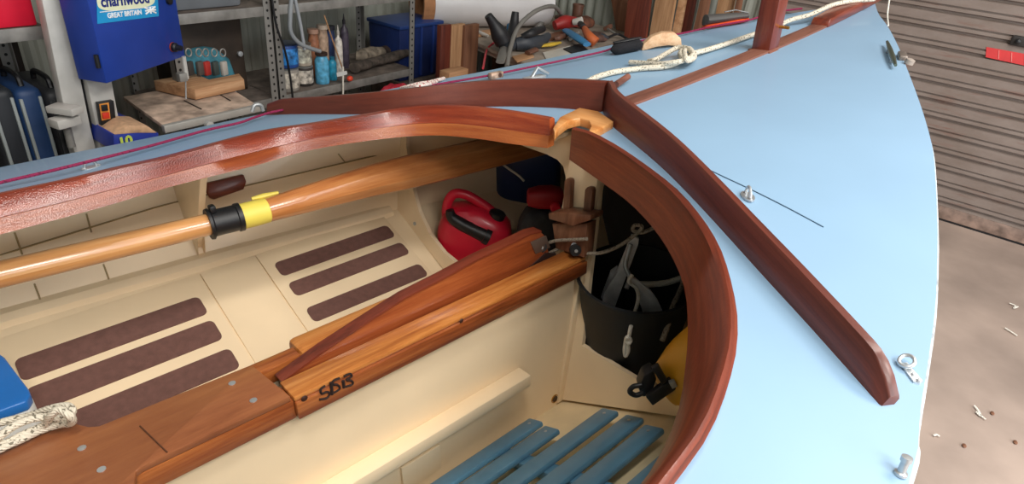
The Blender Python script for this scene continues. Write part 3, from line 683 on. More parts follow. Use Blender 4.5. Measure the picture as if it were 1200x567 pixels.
# ---- behind it: navy can, charcoal bag, red bottle
nc = at(618, 225, x=.34); no = np.array([nc[0], nc[1], -.53])
nv = thing('water_container', 'navy blue plastic container standing deep in the port locker', 'container', no)
rings = []
for z, s in ((0, .94), (.01, 1), (.27, 1), (.30, .95), (.325, .72), (.33, .6)):
    rings.append([no+vx*p[0]*s+vy*p[1]*s+vz*z for p in sup(.115, .10, .4)])
MB().loft(rings).build('body', M['navy'], nv)
MB().tube(cr([no+vx*a+vz*h for a, h in ((-.06, .32), (-.045, .362), (0, .37), (.045, .362), (.06, .32))]), .012, 10).build('handle', M['navy'], nv)
wl = at(602, 200, x=.2)
rp([(588, 192), (598, 199), (608, 206), (614, 212)], .004, 'lashing_cord', M['ropew'], 'short white cord hanging across the navy container', 'cord', fn=lambda a, b: at(a, b, x=.205))
gb = at(630, 275, x=.10); go = np.array([gb[0], gb[1], -.53])
rings = []
for z, s, o in ((0, .9, 0), (.03, 1.0, 0), (.12, 1.0, .0), (.18, .92, .004), (.215, .74, .01), (.225, .5, .01)):
    rings.append([go+vx*(p[0]*s+o)+vy*p[1]*s+vz*(z+.006*math.sin(7*p[0]*40)) for p in sup(.070, .06, .7)])
gbo = tag(MB().loft(rings).build('fabric_bag', M['greybag'], angle=60), 'charcoal fabric bag standing between the red fuel can and mast column', 'bag')
rc0 = go+vz*.226+vx*.02
rbt = thing('red_bottle', 'dark red plastic bottle lying on the charcoal bag', 'bottle', rc0)
rings = []
for t, a, b in ((-.055, .018, .014), (-.05, .028, .024), (-.02, .034, .032), (.02, .034, .034), (.045, .028, .03), (.055, .018, .02)):
    rings.append([rc0+vx*t+vy*p[0]+vz*(.036+p[1]) for p in sup(a, b, .6, 18)])
MB().loft(rings).build('body', M['redd'], rbt)
MB().lathe([(.010, 0), (.016, .002), (.016, .016), (.012, .02), (.001, .02)], rc0+vx*.03-vy*.030+vz*.02, -vy, 16).build('cap', M['redcan'], rbt)
c = onbulk(548, 224, .14); tag(MB().lathe([(.0005, -.012), (.016, -.01), (.018, .004), (.01, .03)], at(548, 224, y=.70), (0, 1, .1), 14).build('rubber_bung', M['black']), 'small black rubber bung on the planking above the red fuel can', 'bung')
# ---- black bucket with anchor in the starboard locker
bc_ = at(744, 418, z=-.49)+vy*.09; bo = np.array([bc_[0], bc_[1], -.528])
bk = thing('rubber_bucket', 'black rubber bucket holding an anchor inside the starboard locker', 'bucket', bo)
tilt = unit(vz-.10*vy)
prof = [(.108, 0), (.118, .006), (.134, .15), (.143, .222), (.148, .225), (.148, .232), (.141, .233), (.130, .15), (.112, .012), (.001, .010)]
MB().lathe([(.001, 0)]+prof, bo, tilt, 40, cap=False).build('body', M['blackrub'], bk, angle=50)
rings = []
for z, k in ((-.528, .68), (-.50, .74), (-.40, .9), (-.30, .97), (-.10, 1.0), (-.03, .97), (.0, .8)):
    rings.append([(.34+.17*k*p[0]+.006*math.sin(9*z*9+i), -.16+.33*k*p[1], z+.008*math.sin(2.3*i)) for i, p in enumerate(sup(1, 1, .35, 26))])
tag(MB().loft(rings).build('locker_shade_bag', plain('shade_bag_black', '#101114', .95, 0, 0, .2, 20, .6, 40), angle=70), 'black bag added to darken the starboard locker behind the bucket', 'bag')  # black bag added so the unlit locker stays dark
an = thing('anchor', 'galvanised folding anchor with flat flukes resting in the black bucket', 'anchor', bo+vz*.05)
def apt(px, py, dpt): return atp(px, py, vy, vy@bo+dpt)
def slab(pts, dep, th, nm, mat=None):
    MB().prism([apt(*q, dd_) for q, dd_ in zip(pts, dep)], vy*th).build(nm, mat or M['anchorgalv'], an, bevel=.002)
slab([(741, 276), (749, 280), (748, 287), (729, 338), (721, 360), (706, 354), (708, 343), (722, 322)], [.02]*8, .012, 'shank')
slab([(738, 325), (745, 327), (763, 341), (771, 352), (780, 372), (756, 374), (748, 350)], [-.03]*7, .010, 'fluke')
slab([(716, 318), (724, 312), (722, 330), (712, 352), (704, 350)], [.05]*5, .010, 'fluke')
MB().tube(cr([apt(750, 333, -.02), apt(765, 333, 0), apt(782, 331, .02), apt(800, 325, .04), apt(815, 318, .05)]), .008, 10).build('stock', M['ropew'], an)
MB().tube(cr([apt(739, 286, .01), apt(733, 310, .0), apt(738, 325, -.02), apt(734, 338, -.04)]), .006, 8).build('shackle_strap', M['galv'], an)
cf = lambda px, py, dd_: apt(px, py, dd_)
MB().tube(cr([cf(*p) for p in [(741, 322, -.04), (737, 330, -.05), (746, 338, -.05), (748, 350, -.06), (744, 366, -.10), (739, 384, -.158), (737, 394, -.160), (734, 398, -.164), (737, 402, -.168), (739, 398, -.166), (735, 395, -.168), (733, 402, -.162), (732, 410, -.162), (733, 417, -.162), (736, 411, -.164), (736, 403, -.164)]], 6), .0048, 10).build('lashing', M['ropew'], an)
rp([(812, 300, .06), (803, 315, .03), (800, 332, .0), (795, 345, -.03), (788, 360, -.09), (783, 380, -.14), (776, 399, -.15)], .0065, 'tail_line', M['ropeg'], 'grey braided line hanging over the right rim of the black bucket', 'rope', fn=cf)
# halyard through the sheaves
rp([(629, 294, 0), (640, 286, 0), (652, 282, .0), (670, 281, -.0), (688, 280, .0)], .0042, 'lifting_line', M['ropeg'], 'upper grey cord from the centreboard sheave to the column', 'rope', fn=lambda a, b, c: onbulk(a, b, -.06))
rp([(633, 300, 0), (645, 296, 0), (660, 288, .0), (676, 284, 0), (682, 290, .0), (678, 297, 0), (690, 297, .01), (705, 296, .02), (722, 290, .04), (738, 280, .06), (750, 270, .08), (752, 265, .08), (744, 264, .08), (742, 270, .08), (754, 272, .09), (775, 262, .12), (795, 250, .15)], .0045, 'hauling_line', M['ropeg'], 'grey cord leading from the column sheave into the starboard locker', 'rope', fn=lambda a, b, c: onbulk(a, b, -.045+c))
# ---- yellow dry bag
top_c = at(776, 456, x=-.20); far_c = at(850, 395, x=-.16)
axb = unit(far_c-top_c)
db = thing('dry_bag', 'yellow roll top dry bag with black buckle beside the bucket', 'dry bag', top_c+np.array([.06, -.03, -.05]))
n2 = unit(np.array([0, 0, 1])-axb*axb[2]); n2 = unit(n2-.55*unit(np.cross(axb, n2))) ; n1 = np.cross(axb, n2)
rings = []
for t, a, b in ((0, .046, .012), (.02, .050, .018), (.05, .056, .035), (.10, .062, .05), (.17, .064, .056), (.24, .06, .055), (.27, .04, .035)):
    rings.append([top_c+axb*t+n1*p[0]*(1+.05*math.sin(9*t*30+i))+n2*p[1]*(1+.14*math.sin(2.1*i+40*t)) for i, p in enumerate(sup(b, a, .8, 22))])
MB().loft(rings).build('body', M['dry'], db, angle=70, sub=1)
def onview(px, py, o): return atp(px, py, vy, vy@top_c+o)
def flat(pts, o, th, nm, mat, bev=.003): MB().prism([onview(*p, o) for p in pts], vy*th).build(nm, mat, db, bevel=bev)
flat([(754, 441), (766, 434), (770, 446), (764, 462), (753, 467), (748, 455)], -.035, .035, 'rolled_top', M['black'], .006)
flat([(757, 466), (786, 446), (795, 455), (765, 476)], -.050, .016, 'strap', M['black'])
flat([(764, 432), (772, 428), (783, 447), (776, 452)], -.052, .012, 'strap', M['black'])
flat([(784, 449), (791, 447), (794, 453), (788, 456)], -.056, .010, 'buckle_pin', M['galv'], .001)
MB().tube(cr([onview(*p, -.045) for p in ((752, 451), (742, 453), (738, 459), (745, 463), (754, 460))], 5), .0055, 10).build('buckle', M['black'], db)
# ================================================================== the workshop
def rbox(mb, x0, x1, y0, y1, z0, z1): return mb.box(((x0+x1)/2, (y0+y1)/2, (z0+z1)/2), (x1-x0, y1-y0, z1-z0))
XD = 4.23
M['wall'] = plain('grey_green_sheet_wall', '#9fa298', .6, 0, 0, .06, 3)
M['rack'] = plain('grey_rack_steel', '#8b8985', .5, .3, 0, .12, 20)
M['rackw'] = plain('pale_machine_paint', '#b8b6b1', .45, 0, 0, .08, 8)
def perfmat():
    m, nt, b = newmat('perforated_rack_steel'); tc = nd(nt, 'ShaderNodeTexCoord')
    sg = nd(nt, 'ShaderNodeSeparateXYZ'); nt.links.new(tc.outputs['Generated'], sg.inputs[0]); so = nd(nt, 'ShaderNodeSeparateXYZ'); nt.links.new(tc.outputs['Object'], so.inputs[0])
    def mth(op, a, v): n = nd(nt, 'ShaderNodeMath', operation=op); nt.links.new(a, n.inputs[0]); (nt.links.new(v, n.inputs[1]) if not isinstance(v, float) else n.inputs[1].__setattr__('default_value', v)); return n.outputs[0]
    u = mth('MULTIPLY', mth('SUBTRACT', sg.outputs[0], .5), .036); v = mth('SUBTRACT', mth('MODULO', so.outputs[2], .032), .016)
    dsq = mth('ADD', mth('MULTIPLY', u, u), mth('MULTIPLY', v, v)); hole = mth('LESS_THAN', dsq, .00003)
    mx = nd(nt, 'ShaderNodeMixRGB'); nt.links.new(hole, mx.inputs[0]); mx.inputs[1].default_value = lin('#8b8985'); mx.inputs[2].default_value = lin('#191919')
    nt.links.new(mx.outputs[0], b.inputs['Base Color']); b.inputs['Roughness'].default_value = .5; b.inputs['Metallic'].default_value = .3; return m
M['perf'] = perfmat()
M['dust'] = plain('dusty_shelf', '#6b6058', .85, 0, 0, .2, 20)
M['pine'] = wood('rough_pine', '#8f6846', '#b08660', '#c7a07a', 'Object', 2, 18, .7, 0, .3, .1)
M['pinex'] = wood('rough_plank', '#9a6f4c', '#bd8f68', '#d3ab85', 'Object', 0, 18, .7, 0, .3, .1)
M['redwood'] = wood('dark_red_timber', '#43180f', '#632a1c', '#7c3d2a', 'Object', 2, 16, .5, .1, .3, .1)
M['brownply'] = wood('brown_board', '#5d3a28', '#7d533b', '#94684c', 'Object', 2, 12, .7, 0, .3, .1)
flo = rbox(MB(), -2.6, 4.3, -4.2, 3.3, -.06, 0).build('floor', M['concrete'], frame='r', smooth=False); struct(flo)
nt = M['concrete'].node_tree
# corrugated back wall
def corr(a, b, z0, z1, nrm, pitch=.076, amp=.009):
    a, b = np.array(a, float), np.array(b, float); L = np.linalg.norm(b-a); d = (b-a)/L; nrm = np.array(nrm, float); P = []
    s = np.linspace(0, L, int(L/pitch*8)+1)
    f = lambda u: amp*max(-.6, min(.6, math.sin(2*math.pi*u/pitch)))/.6
    fr = [a+d*u+nrm*f(u) for u in s]; bk = [a+d*u-nrm*.03 for u in (L, 0)]
    return [np.append(p, z0) for p in fr+bk], (0, 0, z1-z0)
P, v = corr((-2.6, 3.2), (4.26, 3.2), 0, 3.3, (0, -1)); struct(MB().prism(P, v).build('wall_back', M['wall'], frame='r'))
P, v = corr((4.26, 1.12), (4.26, 3.2), 0, 3.3, (-1, 0)); struct(MB().prism(P, v).build('wall_front', M['wall'], frame='r'))
struct(rbox(MB(), -2.66, -2.6, -1.0, 3.2, 0, 3.3).build('wall_left', M['wall'], frame='r', smooth=False))
struct(rbox(MB(), -2.6, 4.3, -4.2, 3.26, 3.3, 3.36).build('ceiling', plain('roof_lining', '#9b9a96', .8), frame='r', smooth=False))
# roller door: ribbed curtain
def doormat():
    m, nt, b = newmat('roller_door_paint'); co = coords(nt, 'Object', (1, .35, 1))
    n = nd(nt, 'ShaderNodeTexNoise', i_Scale=9.0, i_Detail=7.0, i_Roughness=.7); nt.links.new(co, n.inputs['Vector'])
    base = ramp(nt, n.outputs[0], [(.3, '#78695f'), (.55, '#867870'), (.8, '#92857c')])
    c2 = coords(nt, 'Object', (1, .5, 4)); n2 = nd(nt, 'ShaderNodeTexNoise', i_Scale=6.0, i_Detail=6.0, i_Roughness=.7); nt.links.new(c2, n2.inputs['Vector'])
    r2 = ramp(nt, n2.outputs[0], [(.56, (0, 0, 0, 1)), (.7, (1, 1, 1, 1))])
    mx = nd(nt, 'ShaderNodeMixRGB'); nt.links.new(r2, mx.inputs[0]); nt.links.new(base, mx.inputs[1]); mx.inputs[2].default_value = lin('#7c5f54')
    nt.links.new(mx.outputs[0], b.inputs['Base Color']); b.inputs['Roughness'].default_value = .55; return m
M['roller'] = doormat()
prof = [(XD+.05, .02), (XD, .02)]
z = .10; pitch = .0905
for k in range(34):
    prof += [(XD, z-.006), (XD+.022, z), (XD+.022, z+.008), (XD, z+.014), (XD, z+.030), (XD+.012, z+.033), (XD+.012, z+.038), (XD, z+.040)]; z += pitch
prof += [(XD, 3.25), (XD+.05, 3.25)]
rd = thing('roller_door', 'grey brown ribbed steel roller door behind the bow', 'roller door', (XD, -.8, 0), 'r')
MB().prism([(a, 1.12, b) for a, b in prof], (0, -4.9, 0)).build('curtain', M['roller'], rd, smooth=False)
rbox(MB(), XD-.008, XD+.03, -3.78, 1.12, .012, .085).build('bottom_rail', plain('rail_dark', '#8a7468', .6, 0, 0, .2, 20), rd, bevel=.004)
rbox(MB(), XD-.004, XD+.03, -3.78, 1.12, .0, .012).build('rubber_seal', M['black'], rd)
rbox(MB(), XD-.05, XD+.05, 1.10, 1.16, 0, 3.3).build('guide_channel', M['rack'], rd)
# red sticker and latch
q = [rat(*p, x=XD-.003) for p in ((1156, 55), (1206, 64), (1206, 78), (1155, 67))]
sk = MB().prism([np.array([XD-.003, p[1], p[2]]) for p in q], (.002, 0, 0)).build('red_sticker', plain('sticker_red', '#d23b3c', .5), rd)
for t in (.3, .6, .9):
    a = q[0]+(q[1]-q[0])*t; b = q[3]+(q[2]-q[3])*t
    MB().tube([a+(b-a)*.1-np.array([.001, 0, 0]), a+(b-a)*.9-np.array([.001, 0, 0])], .0018, 6).build('sticker_bar', plain('sticker_pale_%d' % int(t*10), '#e88a84', .6), sk)
lk = rat(1193, 48, x=XD-.01); MB().box(lk+np.array([0, -.02, 0]), (.02, .10, .05)).build('latch_plate', plain('latch_black', '#2d2927', .6), rd, bevel=.008)
MB().lathe([(.012, 0), (.012, .02), (.006, .024)], lk-np.array([.01, 0, 0]), (-1, 0, 0), 12).build('latch_knob', M['black'], rd)
# wood shavings on the floor
for pts in ([(1142, 475), (1146, 480), (1150, 488), (1144, 482), (1155, 491)], [(1178, 384), (1186, 389), (1192, 393)], [(1183, 355), (1190, 358), (1188, 361), (1193, 359)], [(1094, 510), (1098, 509), (1101, 511)]):
    P = [rat(a, b, z=.008) for a, b in pts]
    tag(MB().tube(cr(P, 4), .004, 6, flat=.4).build('wood_shaving', M['ropew'], frame='r'), 'curled pale wood shaving on the concrete floor right of the boat', 'wood shaving', 'wood shavings on the concrete')
for a, b in ((1190, 518), (1163, 484), (1130, 522)):
    P = rat(a, b, z=.004); tag(MB().ball(P, (.012, .007, .004), 8, 5).build('leaf_scrap', M['brownply'], frame='r'), 'small dark scrap of leaf on the concrete floor right of the boat', 'leaf', 'dark scraps on the concrete')
# ---- bandsaw
bs = thing('bandsaw', 'blue and grey bandsaw with a dusty table beyond the port side', 'bandsaw', (.95, 2.35, 0), 'r')
colp = [(.850, 2.28), (.925, 2.28), (.925, 2.42), (.850, 2.42)]
MB().loft([[(a+dx, b, zz) for a, b in colp] for zz, dx in ((.42, -.03), (1.36, .0))]).build('spine', M['rackw'], bs, bevel=.004)
rbox(MB(), .85, 1.22, 2.22, 2.49, .02, .42).build('base_cabinet', plain('base_dark', '#2c3038', .6), bs, bevel=.005)
A = rat(125, 98, y=2.17); A[2] -= 0; B_ = None
best = min(((abs(rat(217, 66, y=t)[2]-A[2]), t) for t in np.linspace(2.1, 2.6, 200)))[1]; B_ = rat(217, 66, y=best)
ex = unit((B_-A)*(1, 1, 0)); ey = np.array([-ex[1], ex[0], 0]); WD = np.linalg.norm((B_-A)[:2])
def dp(u, v, w=0): return A+ex*u+np.array([0, 0, v])+ey*w         # on the upper door's face
rr = MB(); H = .40; r_ = .02
poly = [dp(0, 0), dp(WD, 0), dp(WD, H), dp(WD-.05, H+.05), dp(.05, H+.05), dp(0, H)]
M['sawblue'] = plain('saw_blue_paint', '#1d3c93', .4, 0, .2, .05)
dr = rr.prism(poly, ey*.10).build('wheel_door', M['sawblue'], bs, bevel=.003)
kn = at; kq = lambda px, py: None
def ondoor(px, py, w=-.001):
    d = ray(px, py, RR); n = ey; t = ((A+ey*w-CAM_W)@n)/(d@n); return CAM_W+t*d
c = ondoor(202, 55); kb = MB().lathe([(.016, .0), (.016, -.014), (.011, -.018), (.009, -.036), (.001, -.037)], c, ey, 16).build('door_knob', M['black'], dr)
MB().lathe([(.017, -.0005), (.017, -.004), (.012, -.005)], c, ey, 16).build('knob_ring', plain('knob_red', '#a5402f', .5), kb)
for z_ in (.05, .30): MB().tube([dp(-.006, z_, .01), dp(-.006, z_+.04, .01)], .007, 10).build('hinge', M['black'], dr)
c = ondoor(197, 1); MB().lathe([(.012, 0), (.012, -.01), (.001, -.012)], c, ey, 14).build('door_catch', M['black'], dr)
# maker's label
lab = [ondoor(*p) for p in ((113, -8), (184, -16), (186, 19), (114, 28))]
lb = MB().prism(lab, ey*-.0006).build('label', plain('label_cyan', '#2196d0', .45), dr)
L0 = lab[3]; lx = unit(lab[2]-lab[3]); lx = unit(lx); ly = unit(np.cross(np.cross(lx, lab[0]-lab[3]), lx)); LW = np.linalg.norm(lab[2]-lab[3])
def text(body, p, size, mat, nm, par, x=lx, y=ly, n=-ey, shear=0.0, bold=0.0, ext_=.0006):
    cu = bpy.data.curves.new('t', 'FONT'); cu.body = body; cu.size = size; cu.extrude = ext_; cu.shear = shear; cu.offset = bold; cu.resolution_u = 3
    o = bpy.data.objects.new('t', cu); col.objects.link(o); bpy.context.view_layer.update()
    me = bpy.data.meshes.new_from_object(o.evaluated_get(bpy.context.evaluated_depsgraph_get())); bpy.data.objects.remove(o)
    zz = np.cross(x, y)
    O = np.array(par['_org'])
    for v_ in me.vertices:
        q_ = np.array(p)+x*v_.co[0]+y*v_.co[1]+zz*v_.co[2]-O; v_.co = q_
    o = bpy.data.objects.new(nm, me); col.objects.link(o); me.materials.clear(); me.materials.append(mat); o.parent = par; o['_org'] = par['_org']; o['_fr'] = par['_fr']; return o
cream_t = plain('label_cream', '#e9ecc8', .5); navy_t = plain('label_navy', '#1b2a78', .5); white_t = plain('label_white', '#f2f4f4', .5)
bub = [L0+lx*(LW*.5+LW*.46*math.copysign(abs(math.cos(q_))**.5, math.cos(q_)))+ly*(.061+.028*math.copysign(abs(math.sin(q_))**.6, math.sin(q_)))-ey*.0012 for q_ in np.linspace(0, 2*math.pi, 40, endpoint=False)]
MB().prism(bub, ey*-.0006).build('label_bubble', cream_t, lb)
text('charnwood', L0+lx*LW*.09+ly*.047-ey*.0022, .046, navy_t, 'label_name', lb, bold=.0012)
MB().tube([L0+lx*LW*.06+ly*.0325-ey*.0008, L0+lx*LW*.92+ly*.0325-ey*.0008], .0014, 6).build('label_line', white_t, lb)
text('GREAT BRITAIN', L0+lx*LW*.16+ly*.013-ey*.0012, .021, white_t, 'label_country', lb, bold=.0006)
f0 = L0+lx*LW*.77+ly*.012-ey*.0014; fw, fh = LW*.18, .020
for a_, b_ in (((0, .5), (1, .5)), ((.5, 0), (.5, 1)), ((0, 0), (1, 1)), ((0, 1), (1, 0))):
    MB().tube([f0+lx*fw*a_[0]+ly*fh*a_[1], f0+lx*fw*b_[0]+ly*fh*b_[1]], .003, 6).build('flag_bar', white_t, lb)
# switch box
def onspine(px, py, y=2.275): return rat(px, py, y=y)
q = [onspine(*p) for p in ((111, 119), (130, 116), (133, 144), (116, 148))]
sw = MB().prism(q, (0, -.022, 0)).build('switch_box', M['black'], bs, bevel=.003)
q = [onspine(*p, 2.252) for p in ((116, 122), (127, 120), (129, 139), (119, 141))]; MB().prism(q, (0, -.003, 0)).build('switch_plate', plain('switch_orange', '#e0913c', .5), sw)
q = [onspine(*p, 2.248) for p in ((119, 132), (127, 131), (128, 138), (120, 139))]; MB().prism(q, (0, -.006, 0)).build('stop_button', plain('switch_red', '#c8321f', .45), sw, bevel=.001)
q = [onspine(*p, 2.248) for p in ((118, 123), (125, 122), (126, 129), (119, 130))]; MB().prism(q, (0, -.006, 0)).build('start_button', M['black'], sw, bevel=.001)
# table
zt_ = .63
T = [rat(*p, z=zt_) for p in ((190, 146), (300, 122))]+[np.array([rat(264, 100, z=zt_)[0], 2.49, zt_]), np.array([1.23, 2.50, zt_]), np.array([1.22, 2.59, zt_]), np.array([rat(140, 111, z=zt_)[0], 2.59, zt_])]
tb = MB().prism(T, (0, 0, -.014)).build('table', plain('sawdust_table', '#bda593', .85, 0, 0, .22, 18), bs, bevel=.001)
rl = MB(); a, b = T[0], T[1]; e = unit(b-a); rl.box((a+b)/2+np.array([0, -.012, -.012]), (np.linalg.norm(b-a)+.01, .022, .026), ax=[e, np.cross((0, 0, 1), e), (0, 0, 1)]); rl.build('fence_rail', plain('pale_aluminium', '#c9c6bf', .4, .4), tb, bevel=.002)
for pa_, pb_ in (((216, 118), (236, 128)), ((248, 105), (270, 118))): MB().tube([rat(*pa_, z=zt_+.001), rat(*pb_, z=zt_+.001)], .003, 6).build('table_slot', plain('slot%d' % pa_[0], '#3a2f28', .9), tb)
c = rat(243, 145, y=2.16); MB().lathe([(.014, 0), (.014, -.02), (.008, -.022)], c, (0, 1, 0), 14).build('rail_knob', M['rackw'], tb)
# trunnion housing with the model number
H_ = [rat(*p, y=2.16) for p in ((133, 158), (172, 150), (186, 156), (186, 178), (134, 178))]
hs_ = MB().prism(H_, (0, .2, 0)).build('trunnion_housing', plain('housing_blue', '#24389a', .5, 0, 0, .1, 20), bs, bevel=.003)
dh = [rat(*p, y=2.158) for p in ((134, 158), (150, 147), (172, 147), (185, 156), (160, 156))]
MB().prism(dh, (0, .12, 0)).build('sawdust_heap', plain('sawdust', '#c9a280', .95, 0, 0, .1, 40, .4, 200), hs_, bevel=.004)
pn = rat(140, 173, y=2.155); text('10', pn, .045, plain('number_lime', '#c9dd5a', .5), 'number_badge', hs_, x=unit(np.array([1, .0, .05])), y=np.array([0, 0, 1.]), n=np.array([0, -1, 0]), bold=.002)
# blade, guide post
for nm, (x0, y0), (x1, y1), r, mm in (('guide_post', (215, 66), (219, 92), .008, 'rackw'), ('blade', (217, 66), (218, 116), .0025, 'galv')):
    yy = 2.33 if nm != 'blade_guard' else 2.30
    MB().tube([rat(x0, y0, y=yy), rat((x0+x1)/2, (y0+y1)/2, y=yy), rat(x1, y1, y=yy)], r, 8).build(nm, M[mm], bs)
MB().box(rat(213, 90, y=2.33), (.03, .03, .03)).build('blade_guide', M['rack'], bs, bevel=.003)
for x_, y_ in ((.88, 2.24), (1.20, 2.24), (.88, 2.47), (1.20, 2.47)): rbox(MB(), x_-.02, x_+.02, y_-.02, y_+.02, 0, .03).build('foot', M['black'], bs)
# plank lying on the table
W = [rat(*p, z=zt_+.045) for p in ((180, 94), (228, 86), (245, 93), (280, 86), (286, 93), (228, 105))]
tag(MB().prism(W, (0, 0, -.041)).build('sawn_plank', M['pinex'], frame='r', bevel=.002), 'sawn timber offcut lying on the bandsaw table', 'timber')
# ---- pale machine post with a fence clamp left of the saw
mp = thing('machine_post', 'pale grey machine post with a side clamp left of the bandsaw', 'machine', (.74, 2.30, 0), 'r')
q = [rat(*p, y=2.30) for p in ((49, 0), (76, 0), (106, 148), (80, 151))]; t0 = q[0]+(q[0]-q[3])*.35; t1 = q[1]+(q[1]-q[2])*.35; b0_ = q[3]*1; b1_ = q[2]*1; b0_[2] = b1_[2] = .0
MB().prism([t0, t1, q[2], b1_, b0_, q[3]], (0, .05, 0)).build('post', M['rackw'], mp, bevel=.004)
q = [rat(*p, y=2.31) for p in ((77, 0), (82, 0), (112, 150), (107, 150))]; MB().prism(q, (0, .03, 0)).build('dark_rail', M['black'], mp)
a = rat(76, 128, y=2.26); MB().box(a, (.05, .09, .022), rot=.5).build('clamp_arm', M['rackw'], mp, bevel=.003)
MB().box(rat(76, 142, y=2.26), (.075, .05, .03), rot=.2).build('clamp_block', M['rackw'], mp, bevel=.004)
MB().tube([rat(78, 148, y=2.27), rat(84, 172, y=2.27)], .012, 10).build('clamp_screw', M['rack'], mp)
# ---- left shelf with a red toolbox and cases below
def shelfunit(nm, label, x0, x1, y0, y1, levels, top, skip=()):
    s = thing(nm, label, 'shelf unit', ((x0+x1)/2, (y0+y1)/2, 0), 'r')
    for z_ in levels:
        rbox(MB(), x0, x1, y0, y1, z_-.004, z_).build('shelf_board', M['dust'], s)
        rbox(MB(), x0, x1, y0-.003, y0, z_-.036, z_+.004).build('shelf_lip', M['rack'], s, bevel=.001)
    for x_ in (x0, x1):
        for y_, dy in ((y0, 1), (y1, -1)):
            if (x_, y_) in skip: continue
            m = MB(); d_ = .036 if x_ == x0 else -.036
            rbox(m, min(x_, x_+d_), max(x_, x_+d_), y_-.006, y_-.003, 0, top)
            rbox(m, min(x_, x_+math.copysign(.003, d_)), max(x_, x_+math.copysign(.003, d_)), min(y_-.006, y_+.034*dy), max(y_-.006, y_+.034*dy), 0, top)
            m.build('upright', M['perf'], s)
    return s
sa = shelfunit('steel_shelf', 'grey steel shelf holding a red toolbox at the far left', -.30, .80, 2.40, 2.80, (.25, .955), 1.5, skip=((.80, 2.40),))
tbx = thing('toolbox', 'bright red toolbox on the grey shelf at the top left corner', 'toolbox', (.52, 2.5, .955), 'r')
rbox(MB(), .40, .785, 2.42, 2.66, .956, 1.13).build('body', M['redcan'], tbx, bevel=.008)
rbox(MB(), .395, .790, 2.415, 2.665, 1.132, 1.18).build('lid', M['redcan'], tbx, bevel=.01)
for k, (px, c_, lb_) in enumerate(((6, '#20242a', 'black ribbed carry case standing first from the left under the shelf'), (40, '#1b3862', 'blue ribbed carry case standing between two dark cases under the shelf'), (74, '#2b2c2f', 'dark grey carry case standing beside the pale machine post'))):
    b_ = rat(px, 130, y=2.44); x_ = b_[0]; cs_ = thing('carry_case', lb_, 'case', (x_, 2.45, .25), 'r')
    hgt = (.77, .76, .74)[k]
    mt_ = plain('case_%d' % k, c_, .55)
    rbox(MB(), x_-.040, x_+.040, 2.44, 2.74, .251, hgt).build('shell', mt_, cs_, bevel=.025, seg=3)
    for dx in (-.032, .022): rbox(MB(), x_+dx, x_+dx+.010, 2.436, 2.45, .30, hgt-.03).build('rib', plain('rib_%d_%d' % (k, int(dx*1000)), '#8d9494' if k < 2 else '#3c3d40', .6), cs_, bevel=.003)
    MB().tube(cr([(x_-.003, 2.48, hgt-.002), (x_-.003, 2.50, hgt+.03), (x_-.003, 2.60, hgt+.03), (x_-.003, 2.62, hgt-.002)]), .009, 8).build('handle', M['black'], cs_)
ch2 = thing('shade_fill_box', 'dark brown box added as shade behind the carry cases under the left shelf', 'shade filler', (.3, 2.95, 0), 'r')  # added dark box, stands for the shade behind the cases
rbox(MB(), -.25, .84, 2.83, 3.14, .0, .88).build('body', plain('shade_fill_brown', '#2b2420', .8, 0, 0, .2, 10), ch2, bevel=.006); rbox(MB(), -.26, .85, 2.82, 3.15, .882, .92).build('lid', plain('shade_fill_lid', '#352c26', .8, 0, 0, .2, 10), ch2, bevel=.006)
# ---- main shelf unit behind the saw
sb = shelfunit('steel_shelving', 'grey perforated steel shelving with tins and bottles behind the boat', 1.24, 1.69, 2.52, 2.95, (.525, .925), 1.6)
sc_ = shelfunit('long_steel_shelving', 'long grey steel shelving with paint tins bottles and a blue crate', 1.695, 2.566, 2.52, 2.95, (.525, .925), 1.6)
tub = thing('storage_tub', 'grey plastic storage tub on the top shelf behind the bandsaw', 'tub', (1.42, 2.7, .925), 'r')
MB().loft([[(1.42+a*s_*.19, 2.72+b*s_*.16, z_) for a, b in ((-1, -1), (1, -1), (1, 1), (-1, 1))] for z_, s_ in ((.926, .9), (1.10, 1.0))]).build('body', plain('tub_grey', '#6f7378', .45), tub, bevel=.012)
MB().loft([[(1.42+a*s_*.19, 2.72+b*s_*.16, z_) for a, b in ((-1, -1), (1, -1), (1, 1), (-1, 1))] for z_, s_ in ((1.101, 1.06), (1.12, 1.06))]).build('rim', plain('tub_rim', '#7e8287', .45), tub, bevel=.004)
wx = rat(375, 1, y=2.6); tag(MB().lathe([(.001, 0), (.05, 0), (.055, .02), (.055, .09), (.05, .1), (.001, .1)], (wx[0], 2.62, .926), n=20).build('white_tub', M['coolwhite'], frame='r'), 'white tub on the top shelf above the paint tins', 'tub')
ZS = .526
def tin(px, py, y, r, h, z, body_c, label_c, lab, lid_c='#9a9d9c', nm='paint_tin'):
    p = rat(px, py, y=y); t = thing(nm, lab, 'tin', (p[0], y, z), 'r')
    MB().lathe([(.001, 0), (r*.97, 0), (r, .003), (r, h-.004), (r*.97, h), (r*.8, h), (.001, h-.002)], (p[0], y, z), n=24).build('body', plain(nm+'b%d%d' % (px, py), body_c, .4, 0, 0, .1, 30), t)
    MB().lathe([(r*1.006, h*.14), (r*1.012, h*.15), (r*1.012, h*.82), (r*1.006, h*.83)], (p[0], y, z), n=24, cap=False).build('paper_label', plain(nm+'l%d%d' % (px, py), label_c, .5, 0, 0, .35, 45), t)
    MB().lathe([(r*1.0, h-.004), (r*1.03, h-.003), (r*1.03, h+.002), (r*.9, h+.003)], (p[0], y, z), n=24).build('rim', plain(nm+'r%d%d' % (px, py), lid_c, .35, .6), t)
    return t
